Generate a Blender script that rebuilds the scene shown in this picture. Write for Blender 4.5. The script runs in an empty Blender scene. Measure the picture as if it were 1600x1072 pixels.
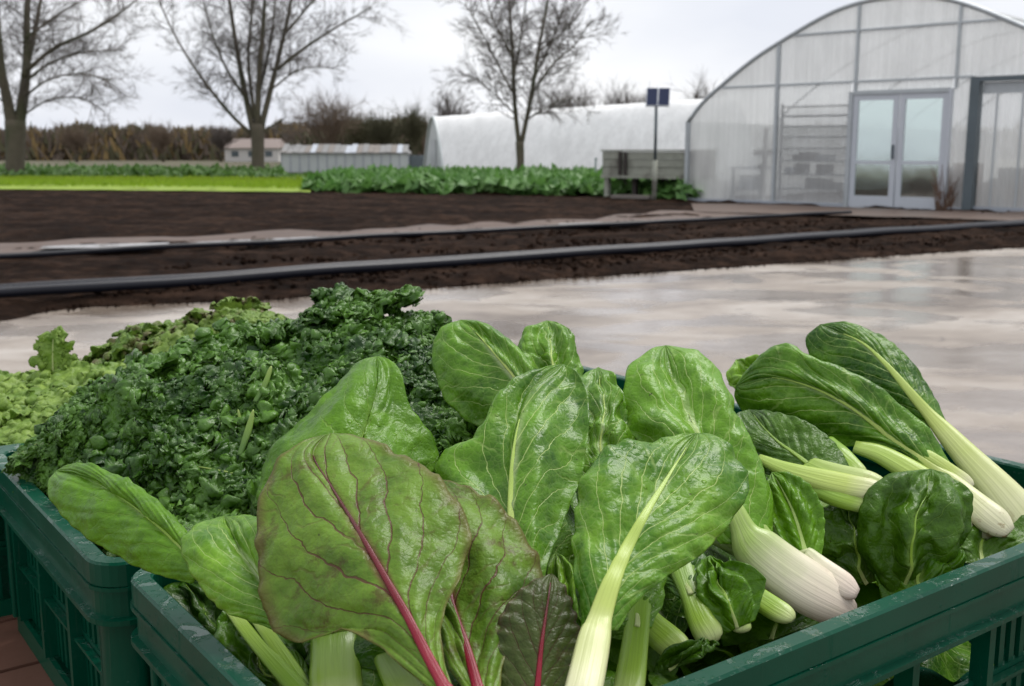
import bpy, bmesh, math, random
import numpy as np
from mathutils import Vector, Matrix, noise as mnoise
R = math.radians
random.seed(7); np.random.seed(7)
scene = bpy.context.scene
C = scene.collection
# ------------------------------------------------------------------ camera
F = 1700.0; CX, CY = 800.0, 536.0; CAMZ = 1.1; PITCH = math.atan(301/1700)
cam_d = bpy.data.cameras.new('camera'); cam = bpy.data.objects.new('camera', cam_d); C.objects.link(cam)
cam.location = (0, 0, CAMZ); cam.rotation_euler = (math.pi/2 - PITCH, 0, 0)
cam_d.sensor_width = 36; cam_d.lens = 36*F/1600; cam_d.clip_end = 3000; cam_d.clip_start = 0.02
cam_d.dof.use_dof = True; cam_d.dof.focus_distance = 0.68; cam_d.dof.aperture_fstop = 18.0
scene.camera = cam
# ------------------------------------------------------------------ sky and sun
SUN_EL, SUN_AZ = R(60), R(40)        # azimuth measured from +Y towards +X
world = bpy.data.worlds.new('World'); scene.world = world; world.use_nodes = True
nt = world.node_tree; nt.nodes.clear()
def wn(t, **k):
    n = nt.nodes.new(t)
    for a, b in k.items(): setattr(n, a, b)
    return n
out = wn('ShaderNodeOutputWorld'); bg = wn('ShaderNodeBackground'); bg.inputs[1].default_value = 0.1
sky = wn('ShaderNodeTexSky'); sky.sky_type = 'NISHITA'; sky.sun_disc = False
sky.sun_elevation = SUN_EL; sky.sun_rotation = SUN_AZ; sky.air_density = 1.0; sky.dust_density = 3.0
tc = wn('ShaderNodeTexCoord'); mp = wn('ShaderNodeMapping'); mp.inputs['Scale'].default_value = (1.0, 1.0, 2.6)
ns = wn('ShaderNodeTexNoise'); ns.inputs['Scale'].default_value = 2.2; ns.inputs['Detail'].default_value = 5; ns.inputs['Roughness'].default_value = 0.45
mp.inputs['Location'].default_value = (0.35, 0.1, 0.2)
rmp = wn('ShaderNodeValToRGB'); rmp.color_ramp.elements[0].position = 0.36; rmp.color_ramp.elements[1].position = 0.62
rmp.color_ramp.elements[0].color = (6.5, 6.75, 7.4, 1); rmp.color_ramp.elements[1].color = (8.7, 8.75, 8.85, 1)
mx = wn('ShaderNodeMixRGB'); mx.inputs[0].default_value = 0.95
nt.links.new(tc.outputs['Generated'], mp.inputs[0]); nt.links.new(mp.outputs[0], ns.inputs['Vector'])
nt.links.new(ns.outputs[0], rmp.inputs[0]); nt.links.new(sky.outputs[0], mx.inputs[1]); nt.links.new(rmp.outputs[0], mx.inputs[2])
nt.links.new(mx.outputs[0], bg.inputs[0]); nt.links.new(bg.outputs[0], out.inputs[0])
sd = bpy.data.lights.new('sun', 'SUN'); sd.energy = 2.4; sd.angle = R(30); sd.color = (1, 0.97, 0.92)
so = bpy.data.objects.new('sun', sd); C.objects.link(so)
sdir = Vector((math.sin(SUN_AZ)*math.cos(SUN_EL), math.cos(SUN_AZ)*math.cos(SUN_EL), math.sin(SUN_EL)))
so.rotation_euler = sdir.to_track_quat('Z', 'Y').to_euler(); so.location = (5, 5, 20)
vs = scene.view_settings; vs.view_transform = 'Standard'; vs.look = 'None'; vs.gamma = 1; vs.exposure = 0.36; vs.use_curve_mapping = False
# ------------------------------------------------------------------ helpers
cp, sp = math.cos(PITCH), math.sin(PITCH)
def P(px, py, d):                      # a point d metres along the viewing axis
    a, b = (px-CX)/F, (CY-py)/F
    return Vector((a*d, (cp + b*sp)*d, CAMZ + (-sp + b*cp)*d))
def G(px, py, z=0.0):                  # a point on a horizontal plane
    a, b = (px-CX)/F, (CY-py)/F
    t = (z-CAMZ)/(-sp + b*cp)
    return Vector((a*t, (cp + b*sp)*t, z))
def tag(o, label=None, cat=None, group=None, kind=None):
    for k, v in (('label', label), ('category', cat), ('group', group), ('kind', kind)):
        if v: o[k] = v
    return o
def obj(name, verts, faces, mat, parent=None, uv=None, smooth=False, edges=()):
    me = bpy.data.meshes.new(name)
    me.from_pydata([tuple(v) for v in verts], list(edges), faces)
    if smooth: me.polygons.foreach_set('use_smooth', [True]*len(me.polygons))
    if uv is not None:
        l = me.uv_layers.new(name='UVMap'); idx = np.empty(len(me.loops), dtype=np.int32)
        me.loops.foreach_get('vertex_index', idx)
        l.data.foreach_set('uv', np.asarray(uv, dtype=np.float32)[idx].ravel())
    me.materials.append(mat); me.update()
    o = bpy.data.objects.new(name, me); C.objects.link(o)
    if parent: o.parent = parent
    return o
def empty(name, loc=(0, 0, 0), rz=0):
    o = bpy.data.objects.new(name, None); C.objects.link(o); o.location = loc; o.rotation_euler = (0, 0, rz); o.empty_display_size = .05
    return o
def link_copy(o, parent=None):
    c = o.copy(); C.objects.link(c); c.parent = parent; return c
class MB:                              # collects boxes, bars, tubes
    def __init__(s): s.v = []; s.f = []
    def add(s, v, f):
        n = len(s.v); s.v += [tuple(a) for a in v]; s.f += [tuple(i+n for i in q) for q in f]; return s
    def box(s, x0, x1, y0, y1, z0, z1):
        return s.add([(x0,y0,z0),(x1,y0,z0),(x1,y1,z0),(x0,y1,z0),(x0,y0,z1),(x1,y0,z1),(x1,y1,z1),(x0,y1,z1)],
              [(3,2,1,0),(4,5,6,7),(0,1,5,4),(1,2,6,5),(2,3,7,6),(3,0,4,7)])
    def obox(s, o, ex, ey, ez):        # box from a corner and three edge vectors
        o, ex, ey, ez = map(Vector, (o, ex, ey, ez))
        return s.add([o, o+ex, o+ex+ey, o+ey, o+ez, o+ex+ez, o+ex+ey+ez, o+ey+ez], [(3,2,1,0),(4,5,6,7),(0,1,5,4),(1,2,6,5),(2,3,7,6),(3,0,4,7)])
    def tube(s, pts, rad, n=8, cap=True):
        pts = [Vector(p) for p in pts]; k = len(pts); v = []
        if not hasattr(rad, '__len__'): rad = [rad]*k
        up = None
        for i, p in enumerate(pts):
            t = (pts[min(i+1, k-1)]-pts[max(i-1, 0)]).normalized()
            if up is None: up = Vector((0, 0, 1)) if abs(t.z) < .9 else Vector((1, 0, 0))
            a = t.cross(up).normalized(); b = a.cross(t).normalized(); up = b
            for j in range(n):
                q = 2*math.pi*j/n; v.append(p+(a*math.cos(q)+b*math.sin(q))*rad[i])
        f = [(i*n+j, i*n+(j+1)%n, (i+1)*n+(j+1)%n, (i+1)*n+j) for i in range(k-1) for j in range(n)]
        if cap: f += [tuple(range(n-1, -1, -1)), tuple((k-1)*n+j for j in range(n))]
        return s.add(v, f)
    def build(s, name, mat, parent=None, smooth=False): return obj(name, s.v, s.f, mat, parent, smooth=smooth)
def bevel(o, w=.002, seg=2):
    m = o.modifiers.new('bevel', 'BEVEL'); m.width = w; m.segments = seg; m.limit_method = 'ANGLE'; m.angle_limit = R(40); return o
# ------------------------------------------------------------------ materials
class NT:
    def __init__(s, name):
        s.m = bpy.data.materials.new(name); s.m.use_nodes = True; s.t = s.m.node_tree; s.t.nodes.clear()
        s.out = s.t.nodes.new('ShaderNodeOutputMaterial')
    def n(s, typ, ins=None, **k):
        nd = s.t.nodes.new(typ)
        for a, b in k.items(): setattr(nd, a, b)
        for a, b in (ins or {}).items(): s.set(nd.inputs[a], b)
        return nd
    def set(s, sock, b):
        if isinstance(b, bpy.types.NodeSocket): s.t.links.new(b, sock)
        elif isinstance(b, bpy.types.Node): s.t.links.new(b.outputs[0], sock)
        else:
            if hasattr(sock.default_value, '__len__') and hasattr(b, '__len__') and len(sock.default_value) == 4 and len(b) == 3: b = (*b, 1)
            sock.default_value = b
    def math(s, op, a, b=0.0, c=0.0, clamp=False):
        nd = s.t.nodes.new('ShaderNodeMath'); nd.operation = op; nd.use_clamp = clamp
        for i, q in enumerate((a, b, c)): s.set(nd.inputs[i], q)
        return nd.outputs[0]
    def mix(s, f, a, b, blend='MIX'):
        nd = s.t.nodes.new('ShaderNodeMixRGB'); nd.blend_type = blend
        s.set(nd.inputs[0], f); s.set(nd.inputs[1], a); s.set(nd.inputs[2], b); return nd.outputs[0]
    def ramp(s, f, stops):
        nd = s.t.nodes.new('ShaderNodeValToRGB'); e = nd.color_ramp.elements
        while len(e) < len(stops): e.new(.5)
        for i, (p, c) in enumerate(stops): e[i].position = p; e[i].color = (*c, 1) if len(c) == 3 else c
        s.set(nd.inputs[0], f); return nd.outputs[0]
    def sstep(s, x, a, b, lo=0.0, hi=1.0):
        nd = s.t.nodes.new('ShaderNodeMapRange'); nd.interpolation_type = 'SMOOTHSTEP'
        for i, q in enumerate((x, a, b, lo, hi)): s.set(nd.inputs[i], q)
        return nd.outputs[0]
    def noise(s, vec, scale, detail=3, rough=.5, dist=0.0):
        nd = s.n('ShaderNodeTexNoise', {'Scale': scale, 'Detail': detail, 'Roughness': rough, 'Distortion': dist})
        if vec is not None: s.set(nd.inputs['Vector'], vec)
        return nd.outputs[0]
    def coord(s, which='Object'): return s.n('ShaderNodeTexCoord').outputs[which]
    def mapped(s, vec, scale=(1, 1, 1), rot=(0, 0, 0), loc=(0, 0, 0)):
        return s.n('ShaderNodeMapping', {'Vector': vec, 'Scale': scale, 'Rotation': rot, 'Location': loc}).outputs[0]
    def bump(s, h, strength=.4, dist=.01, normal=None):
        nd = s.n('ShaderNodeBump', {'Height': h, 'Strength': strength, 'Distance': dist})
        if normal is not None: s.set(nd.inputs['Normal'], normal)
        return nd.outputs[0]
    def princ(s, **k):
        nd = s.n('ShaderNodeBsdfPrincipled')
        for a, b in k.items(): s.set(nd.inputs[a.replace('_', ' ')], b)
        return nd
    def done(s, sh): s.set(s.out.inputs[0], sh); return s.m
def simple(name, col, rough=.6, var=.25, scale=20, bump=.2, bdist=.003, metal=0.0, spec=.5, grime=None):
    t = NT(name); co = t.coord(); n1 = t.noise(co, scale, 5, .6); n2 = t.noise(co, scale*.17, 3)
    f = t.math('ADD', t.math('MULTIPLY', n1, .5), t.math('MULTIPLY', n2, .5))
    c = t.mix(f, [q*(1-var) for q in col], [min(1, q*(1+var)) for q in col])
    if grime: c = t.mix(t.sstep(n2, .45, .7), c, grime)
    p = t.princ(Base_Color=c, Roughness=rough, Metallic=metal, Normal=t.bump(n1, bump, bdist)); p.inputs['Specular IOR Level'].default_value = spec
    return t.done(p)
def leaf_mat(name, dark, light, vein, nveins=9, slant=.35, vw=.07, vstr=.7, rib=None, rough=.3, transl=.22, blister=.5, blotch=None, rim=None, wet=.5, puff=.5, flow=1.6):
    t = NT(name); uv = t.coord('UV'); co = t.coord('Object')
    sx = t.n('ShaderNodeSeparateXYZ', {0: uv}); oi = t.n('ShaderNodeObjectInfo').outputs['Random']
    u = t.math('SUBTRACT', t.math('MULTIPLY', sx.outputs[0], 2), 1); v = sx.outputs[1]; au = t.math('ABSOLUTE', u)
    sgn = t.math('MULTIPLY', t.math('SIGN', u), .27)
    wob = t.math('MULTIPLY', t.math('SUBTRACT', t.noise(co, 38, 3, .55), .5), .22)
    w = t.math('SUBTRACT', t.math('ADD', v, t.math('MULTIPLY', wob, .5)), t.math('MULTIPLY', t.math('POWER', au, .8), slant))
    ph = t.math('ADD', t.math('ADD', t.math('MULTIPLY', w, nveins), sgn), t.math('MULTIPLY', wob, 1.0))
    tri = t.math('ABSOLUTE', t.math('SUBTRACT', t.math('FRACT', ph), .5))              # 0 on a vein
    wid = t.math('MULTIPLY', t.math('SUBTRACT', 1.15, au), vw)
    vm = t.math('SUBTRACT', 1, t.sstep(tri, t.math('MULTIPLY', wid, .35), wid))
    vm = t.math('MULTIPLY', vm, t.sstep(t.noise(co, 60, 2), .15, .45))
    ph2 = t.math('ADD', t.math('MULTIPLY', t.math('ADD', w, t.math('MULTIPLY', au, .75*slant)), nveins*flow), t.math('MULTIPLY', wob, 3.0))
    tri2 = t.math('ABSOLUTE', t.math('SUBTRACT', t.math('FRACT', ph2), .5))
    vm2 = t.math('SUBTRACT', 1, t.sstep(tri2, .02, .10))
    vm2 = t.math('MULTIPLY', vm2, t.sstep(t.noise(co, 45, 2), .42, .68))
    vor = t.n('ShaderNodeTexVoronoi', {'Vector': co, 'Scale': 210.0}, feature='DISTANCE_TO_EDGE').outputs[0]
    net = t.math('SUBTRACT', 1, t.sstep(vor, .0, .09))
    ribm = t.math('SUBTRACT', 1, t.sstep(au, .015, .10))
    ribm = t.math('MULTIPLY', ribm, t.sstep(v, 1.0, .2))
    n1 = t.noise(co, 26, 4, .6); n2 = t.noise(co, 130, 4, .65)
    f = t.math('ADD', t.math('MULTIPLY', n1, .75), t.math('MULTIPLY', n2, .35))
    f = t.math('ADD', f, t.math('MULTIPLY', t.math('SUBTRACT', oi, .5), .25))
    col = t.ramp(f, [(.36, dark), (.68, light)])
    lv = t.math('MULTIPLY', v, .0)
    if blotch: col = t.mix(t.math('MULTIPLY', t.sstep(t.noise(co, 48, 6, .75), .52, .68), .7), col, blotch)
    if rim: col = t.mix(t.math('MULTIPLY', t.sstep(au, .86, 1.0), .8), col, rim)
    allv = t.math('MAXIMUM', t.math('MULTIPLY', vm, vstr), t.math('MAXIMUM', t.math('MULTIPLY', vm2, vstr*.38), t.math('MULTIPLY', net, vstr*.13)), clamp=True)
    col = t.mix(allv, col, vein)
    col = t.mix(ribm, col, rib or vein)
    spk = t.math('MULTIPLY', t.sstep(t.noise(co, 330, 2), .70, .74), t.sstep(n1, .5, .62)); col = t.mix(t.math('MULTIPLY', spk, .8), col, (.035, .025, .012))
    h = t.math('MULTIPLY', t.sstep(tri, 0, .35), puff*.55)
    h = t.math('SUBTRACT', h, t.math('ADD', t.math('MULTIPLY', vm2, .15), t.math('MULTIPLY', vm, .35)))
    h = t.math('ADD', h, t.math('MULTIPLY', n2, blister*1.2))
    h = t.math('ADD', h, t.math('MULTIPLY', t.sstep(vor, 0, .25), .10))
    drops = t.n('ShaderNodeTexVoronoi', {'Vector': co, 'Scale': 160.0, 'Randomness': 1.0}).outputs[0]
    dm = t.math('MULTIPLY', t.math('SUBTRACT', 1, t.sstep(drops, .10, .30)), t.sstep(t.noise(co, 22, 2), .56, .66))
    nrm = t.bump(t.math('ADD', h, t.math('MULTIPLY', dm, wet*1.2)), .55, .0020)
    rr = t.math('ADD', t.math('MULTIPLY', n1, .35), rough-.06)
    p = t.princ(Base_Color=col, Roughness=rr, Normal=nrm, Coat_Weight=wet*.45, Coat_Roughness=t.math('ADD', t.math('MULTIPLY', n1, .3), .05), Coat_Normal=nrm)
    p.inputs['Specular IOR Level'].default_value = .2
    tr = t.n('ShaderNodeBsdfTranslucent', {'Color': t.mix(.5, col, [min(1, light[0]*2.1), light[1]*1.6, light[2]]), 'Normal': nrm})
    return t.done(t.n('ShaderNodeMixShader', {0: transl, 1: p, 2: tr}))
def curly_mat(name, dark, light, edge=None, rough=.45, transl=.12, blotch=None):
    t = NT(name); co = t.coord('Object'); uv = t.coord('UV'); sx = t.n('ShaderNodeSeparateXYZ', {0: uv}); oi = t.n('ShaderNodeObjectInfo').outputs['Random']
    au = t.math('ABSOLUTE', t.math('SUBTRACT', t.math('MULTIPLY', sx.outputs[0], 2), 1))
    n1 = t.noise(co, 55, 4, .6); f = t.math('ADD', n1, t.math('MULTIPLY', t.math('SUBTRACT', oi, .5), .3))
    col = t.ramp(f, [(.3, dark), (.7, light)])
    if blotch: col = t.mix(t.math('MULTIPLY', t.sstep(t.noise(co, 34, 3), .45, .6), t.sstep(au, .2, .9)), col, blotch)
    n2 = t.noise(co, 260, 4, .6)
    p = t.princ(Base_Color=col, Roughness=rough, Normal=t.bump(t.math('ADD', n2, n1), .5, .0022), Specular_IOR_Level=.35)
    return t.done(t.n('ShaderNodeMixShader', {0: transl, 1: p, 2: t.n('ShaderNodeBsdfTranslucent', {'Color': col})}))
def stalk_mat(name, root, mid, tipc, rough=.32, grooves=26, brown=None, stops=(.0, .33, .8)):
    t = NT(name); uv = t.coord('UV'); co = t.coord(); sx = t.n('ShaderNodeSeparateXYZ', {0: uv})
    n1 = t.noise(co, 60, 4)
    vv = t.math('ADD', sx.outputs[1], t.math('MULTIPLY', t.math('SUBTRACT', n1, .5), .12))
    col = t.ramp(vv, [(stops[0], root), (stops[1], mid), (stops[2], tipc)])
    st = t.noise(t.mapped(uv, (grooves, 1.3, 1)), 1.0, 3, .6)
    col = t.mix(t.sstep(st, .48, .72), col, t.mix(.28, col, [q*.55 for q in mid]))
    if brown: col = t.mix(t.math('MULTIPLY', t.sstep(t.noise(co, 90, 4, .65), .57, .68), t.sstep(sx.outputs[1], .14, .0)), col, brown)
    p = t.princ(Base_Color=col, Roughness=rough, Normal=t.bump(st, .35, .0018), Specular_IOR_Level=.3, Coat_Weight=.15, Coat_Roughness=.15, Subsurface_Weight=.0)
    tr = t.n('ShaderNodeBsdfTranslucent', {'Color': col})
    return t.done(t.n('ShaderNodeMixShader', {0: .15, 1: p, 2: tr}))
M = {}
M['bok'] = leaf_mat('bok choy leaf', (.020, .088, .0015), (.125, .295, .012), (.42, .56, .17), nveins=7, slant=.5, vw=.05, vstr=.85, rib=(.50, .60, .30), transl=.2, blister=.55)
M['bokpale'] = leaf_mat('pale bok choy leaf', (.045, .150, .003), (.180, .365, .020), (.47, .60, .20), nveins=6, slant=.55, vw=.05, vstr=.8, rib=(.55, .65, .36), transl=.22, blister=.45)
M['savoy'] = leaf_mat('smooth cabbage leaf', (.020, .088, .001), (.110, .265, .005), (.22, .36, .05), nveins=7, slant=.4, vw=.045, vstr=.38, rib=(.2, .32, .06), transl=.25, blister=.9)
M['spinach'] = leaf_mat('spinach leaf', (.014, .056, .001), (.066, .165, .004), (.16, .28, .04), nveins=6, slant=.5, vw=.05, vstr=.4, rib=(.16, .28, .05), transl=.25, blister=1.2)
M['chard'] = leaf_mat('chard leaf', (.034, .09, .005), (.138, .252, .024), (.10, .028, .025), nveins=5.5, slant=.5, vw=.055, vstr=.85, rib=(.14, .016, .03), transl=.2, blister=.75, blotch=(.070, .036, .014), rim=(.13, .11, .03), wet=.2, puff=.6, flow=2.3)
M['charddark'] = leaf_mat('dark chard leaf', (.035, .055, .008), (.075, .11, .02), (.06, .014, .014), nveins=6, slant=.5, vw=.05, vstr=.8, rib=(.10, .012, .02), transl=.2, blister=.8, blotch=(.05, .028, .014), rim=(.08, .06, .025), wet=.2, puff=.2)
M['kale'] = curly_mat('kale leaf', (.010, .048, .002), (.085, .20, .02), rough=.3)
M['kalerib'] = stalk_mat('kale rib', (.30, .40, .10), (.20, .33, .06), (.10, .2, .04))
M['lettuce'] = curly_mat('lettuce leaf', (.11, .21, .02), (.26, .39, .07), transl=.25)
M['lettucered'] = curly_mat('red tipped lettuce leaf', (.09, .18, .02), (.20, .31, .05), transl=.22, blotch=(.11, .10, .035))
M['bokstalk'] = stalk_mat('bok choy stalk', (.68, .66, .46), (.48, .58, .15), (.40, .56, .11), brown=(.30, .22, .10), stops=(.02, .30, .8))
M['greenstalk'] = stalk_mat('green stalk', (.50, .58, .24), (.28, .44, .05), (.20, .36, .035), brown=(.28, .20, .08), stops=(.02, .30, .8))
M['pinkstalk'] = stalk_mat('pink white stalk', (.77, .65, .55), (.74, .70, .52), (.34, .48, .12), brown=(.32, .20, .09), stops=(.04, .17, .34))
M['chardstalk'] = stalk_mat('red chard stalk', (.25, .003, .020), (.24, .005, .022), (.09, .014, .014))
# ------------------------------------------------------------------ leaves
def crom(pts, n):                      # smooth resample by arc length (k-dim)
    p = np.array(pts, float); k = len(p)
    if k == 2: t = np.linspace(0, 1, n)[:, None]; return p[0]*(1-t)+p[1]*t
    e = np.vstack([2*p[0]-p[1], p, 2*p[-1]-p[-2]]); o = []
    for i in range(k-1):
        a, b, c, d = e[i], e[i+1], e[i+2], e[i+3]
        for t in np.linspace(0, 1, 16, endpoint=False):
            o.append(.5*(2*b+(c-a)*t+(2*a-5*b+4*c-d)*t*t+(3*b-a-3*c+d)*t**3))
    o.append(p[-1]); o = np.array(o)
    s = np.r_[0, np.cumsum(np.linalg.norm(np.diff(o[:, :2], axis=0), axis=1))]; s /= s[-1]
    q = np.linspace(0, 1, n)
    return np.stack([np.interp(q, s, o[:, j]) for j in range(o.shape[1])], 1)
def to_world(a):                       # (...,3) px,py,depth -> world
    x = (a[..., 0]-CX)/F*a[..., 2]; b = (CY-a[..., 1])/F
    return np.stack([x, (cp+b*sp)*a[..., 2], CAMZ+(-sp+b*cp)*a[..., 2]], -1)
def vnoise(p, scale, seed=0):
    f = p.reshape(-1, 3)*scale+seed*7.31
    return np.array([mnoise.noise(Vector(q)) for q in f]).reshape(p.shape[:-1])
def grid_normals(g):
    du = np.gradient(g, axis=1); dv = np.gradient(g, axis=0)
    n = np.cross(du, dv); l = np.linalg.norm(n, axis=-1, keepdims=True); n = n/np.maximum(l, 1e-12)
    return n
def grid_faces(r, c): return [(i*c+j, i*c+j+1, (i+1)*c+j+1, (i+1)*c+j) for i in range(r-1) for j in range(c-1)]
CAMP = np.array([0, 0, CAMZ])
def ribbon(name, pts, nrm, width, mat, parent, ratio=.4, ns=12, groove=.25, uvr=(0, 1)):
    pts = np.array(pts); k = len(pts); vv = []; uv = []
    tan = np.gradient(pts, axis=0)
    for i in range(k):
        t = tan[i]/np.linalg.norm(tan[i]); n = nrm[i]-t*np.dot(nrm[i], t); n /= np.linalg.norm(n); s = np.cross(t, n)
        for j in range(ns):
            a = 2*math.pi*j/ns; x = math.cos(a); y = math.sin(a)
            yy = y*ratio if y < 0 else y*ratio*(1-groove*math.exp(-(x/.5)**2)*0) - (groove*ratio*math.exp(-(x/.45)**2) if y > 0 else 0)
            vv.append(pts[i]+s*x*width[i]*.5+n*yy*width[i]*.5); uv.append((j/ns, uvr[0]+(uvr[1]-uvr[0])*i/(k-1)))
    f = [(i*ns+j, i*ns+(j+1) % ns, (i+1)*ns+(j+1) % ns, (i+1)*ns+j) for i in range(k-1) for j in range(ns)]
    f += [tuple(range(ns-1, -1, -1)), tuple((k-1)*ns+j for j in range(ns))]
    o = obj(name, vv, f, mat, parent, uv=uv, smooth=True)
    return o
SEED = [0]
def blade(left, right, mid, mat, parent=None, name='blade', sl=.35, sr=.35, puff=.0016, ruffle=.0, crumple=.0, fold=0.0, nfold=3, groove=.0015, nveins=9, slant=.42, nv=56, nu=28, bow=0.0, thick=.0006, edge=1.0):
    SEED[0] += 1; sd = SEED[0]
    L = crom(left, nv); Rr = crom(right, nv); Mm = crom(mid, nv)
    us = np.linspace(-1, 1, nu*2+1); v = np.linspace(0, 1, nv)
    for E_, ky in ((L, 1.7), (Rr, 5.3)):
        for i in range(nv):
            q = v[i]; am = min(1, 6*q)*min(1, 6*(1-q))
            k_ = 1+am*(edge*.018*mnoise.noise(Vector((q*9, ky, sd)))+edge*.009*mnoise.noise(Vector((q*34, ky, sd)))+.008*mnoise.noise(Vector((q*80, ky, sd))))
            E_[i, :2] = Mm[i, :2]+(E_[i, :2]-Mm[i, :2])*k_
    g = np.zeros((nv, len(us), 3))
    for j, u in enumerate(us):
        E = L if u < 0 else Rr; s = abs(u); sl_ = sl if u < 0 else sr
        dist = np.linalg.norm(E[:, :2]-Mm[:, :2], axis=1)*Mm[:, 2]/F
        g[:, j, :2] = Mm[:, :2]*(1-s)+E[:, :2]*s
        g[:, j, 2] = Mm[:, 2]+sl_*dist*s**1.7+bow*dist*math.sin(math.pi*s)
    W = to_world(g); n = grid_normals(W)
    tocam = CAMP-W
    sgn = np.sign(np.sum(n[nv//2, nu//2]*tocam[nv//2, nu//2])); n = n*sgn
    n[0] = n[1]; n[-1] = n[-3]; n[-2] = n[-3]
    S = np.abs(us)[None, :]*np.ones((nv, 1)); V = v[:, None]*np.ones((1, len(us)))
    env = np.minimum(1, (1-V)*6)*np.minimum(1, V*3.2+.08)
    ph = V*nveins-S**.8*slant*nveins+np.sign(us)[None, :]*.27
    d = puff*np.abs(np.sin(math.pi*(ph+.5)))*(1-S**3)*np.minimum(1, S*5)
    d -= .4*groove*np.exp(-(S/.07)**2)
    d = d*.55+puff*1.6*vnoise(W, 34, sd)+puff*.6*vnoise(W, 90, sd+3)+puff*.5*vnoise(W, 200, sd+5)
    if fold: d += fold*np.sin(us[None, :]*math.pi*nfold+V*2.0+sd)*np.sin(math.pi*V)**.6
    if ruffle: d += ruffle*S**2.5*2.2*(vnoise(W, 26, sd+11)+.5*vnoise(W, 60, sd+12))
    W = W+n*(d*env)[..., None]
    if crumple:
        cr = np.stack([vnoise(W, 48, sd+k*5) for k in range(3)], -1)*crumple+np.stack([vnoise(W, 120, sd+k*9) for k in range(3)], -1)*crumple*.45
        W = W+cr*env[..., None]
    else:
        W = W+n*(ruffle+.0009)*(S**4*np.sin(V*60+3*vnoise(W, 60, sd)))[..., None]*env[..., None]*.6
    uv = np.stack([(us[None, :]*np.ones((nv, 1))+1)/2, V], -1).reshape(-1, 2)
    o = obj(name, W.reshape(-1, 3), grid_faces(nv, len(us)), mat, parent, uv=uv, smooth=True)
    m = o.modifiers.new('thickness', 'SOLIDIFY'); m.thickness = thick; m.offset = 0
    return o, W[:, nu], n[:, nu]
def leaf(parent, left, right, mid, mat, smat, stalk=None, dd=0.0, ribw=(9, 1.5), rib_end=.93, ratio=.45, as_part=False, rname='stalk', **k):
    """blade + stalk; stalk: [(px,py,d,width_px)...] from the cut end to the blade's base"""
    mid = [(a[0], a[1], a[2]+dd) for a in mid]
    if stalk: stalk = [(a[0], a[1], a[2]+dd, a[3]) for a in stalk]
    o, mp_, mn = blade(left, right, mid, mat, parent, name='leaf' if as_part else 'blade', **k)
    nv = len(mp_); e = int(nv*rib_end); pts = list(mp_[:e]+mn[:e]*.0009); nr = list(mn[:e])
    w0, w1 = ribw; dep = crom(mid, nv)[:, 2]
    wid = list((w0*(1-np.linspace(0, 1, e))**1.25+w1)*dep[:e]/F); nb = 0
    if stalk:
        s = crom([q[:3]+(q[3],) for q in stalk], 22); sw = to_world(s[:, :3]); keep = 19
        tocam = [(CAMP-q)/np.linalg.norm(CAMP-q)*.6+np.array([0, 0, .4]) for q in sw]
        pts = list(sw[:keep])+pts[2:]; nr = tocam[:keep]+nr[2:]; sw_ = s[:keep, 3]*s[:keep, 2]/F; sw_[:3] *= np.array([.45, .80, .95]); wid = list(sw_)+wid[2:]
    P_ = np.array(pts); Wd = np.array(wid)
    for _ in range(6):                 # soften the joint
        Wd[1:-1] = (Wd[:-2]+2*Wd[1:-1]+Wd[2:])/4; P_[1:-1] = (P_[:-2]+2*P_[1:-1]+P_[2:])/4
    ribbon(rname if stalk else 'midrib', P_, np.array(nr), Wd, smat, o if as_part else parent, ratio=ratio)
    return o
def stem(parent, pts, mat, name='stalk', ratio=.55, ns=14, dd=0.0):
    s = crom([(a[0], a[1], a[2]+dd, a[3]) for a in pts], 24); sw = to_world(s[:, :3])
    nr = [(CAMP-q)/np.linalg.norm(CAMP-q)*.6+np.array([0, 0, .5]) for q in sw]
    w = s[:, 3]*s[:, 2]/F; w[:4] *= np.array([.35, .72, .88, .97])
    return ribbon(name, sw, nr, w, mat, parent, ratio=ratio, ns=ns)

# ================================================================== SETTING
# ---- ground materials
def soil_mat():
    t = NT('dark soil'); co = t.coord(); n1 = t.noise(co, 5, 9, .75); n2 = t.noise(co, .8, 4); n3 = t.noise(co, 45, 4, .7)
    st = t.noise(t.mapped(co, (.35, 2.4, 1), (0, 0, R(-12))), 1.0, 5, .65)
    f = t.math('ADD', t.math('MULTIPLY', n1, .55), t.math('ADD', t.math('MULTIPLY', n2, .2), t.math('MULTIPLY', st, .35)))
    c = t.ramp(f, [(.43, (.0036, .0020, .0013)), (.55, (.017, .0093, .0060)), (.67, (.058, .034, .023))])
    c = t.mix(t.sstep(n3, .63, .74), c, (.07, .045, .031))
    p = t.princ(Base_Color=c, Roughness=.85, Normal=t.bump(t.math('ADD', n1, t.math('MULTIPLY', n3, .5)), 1.0, .05)); p.inputs['Specular IOR Level'].default_value = .03
    return t.done(p)
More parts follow.
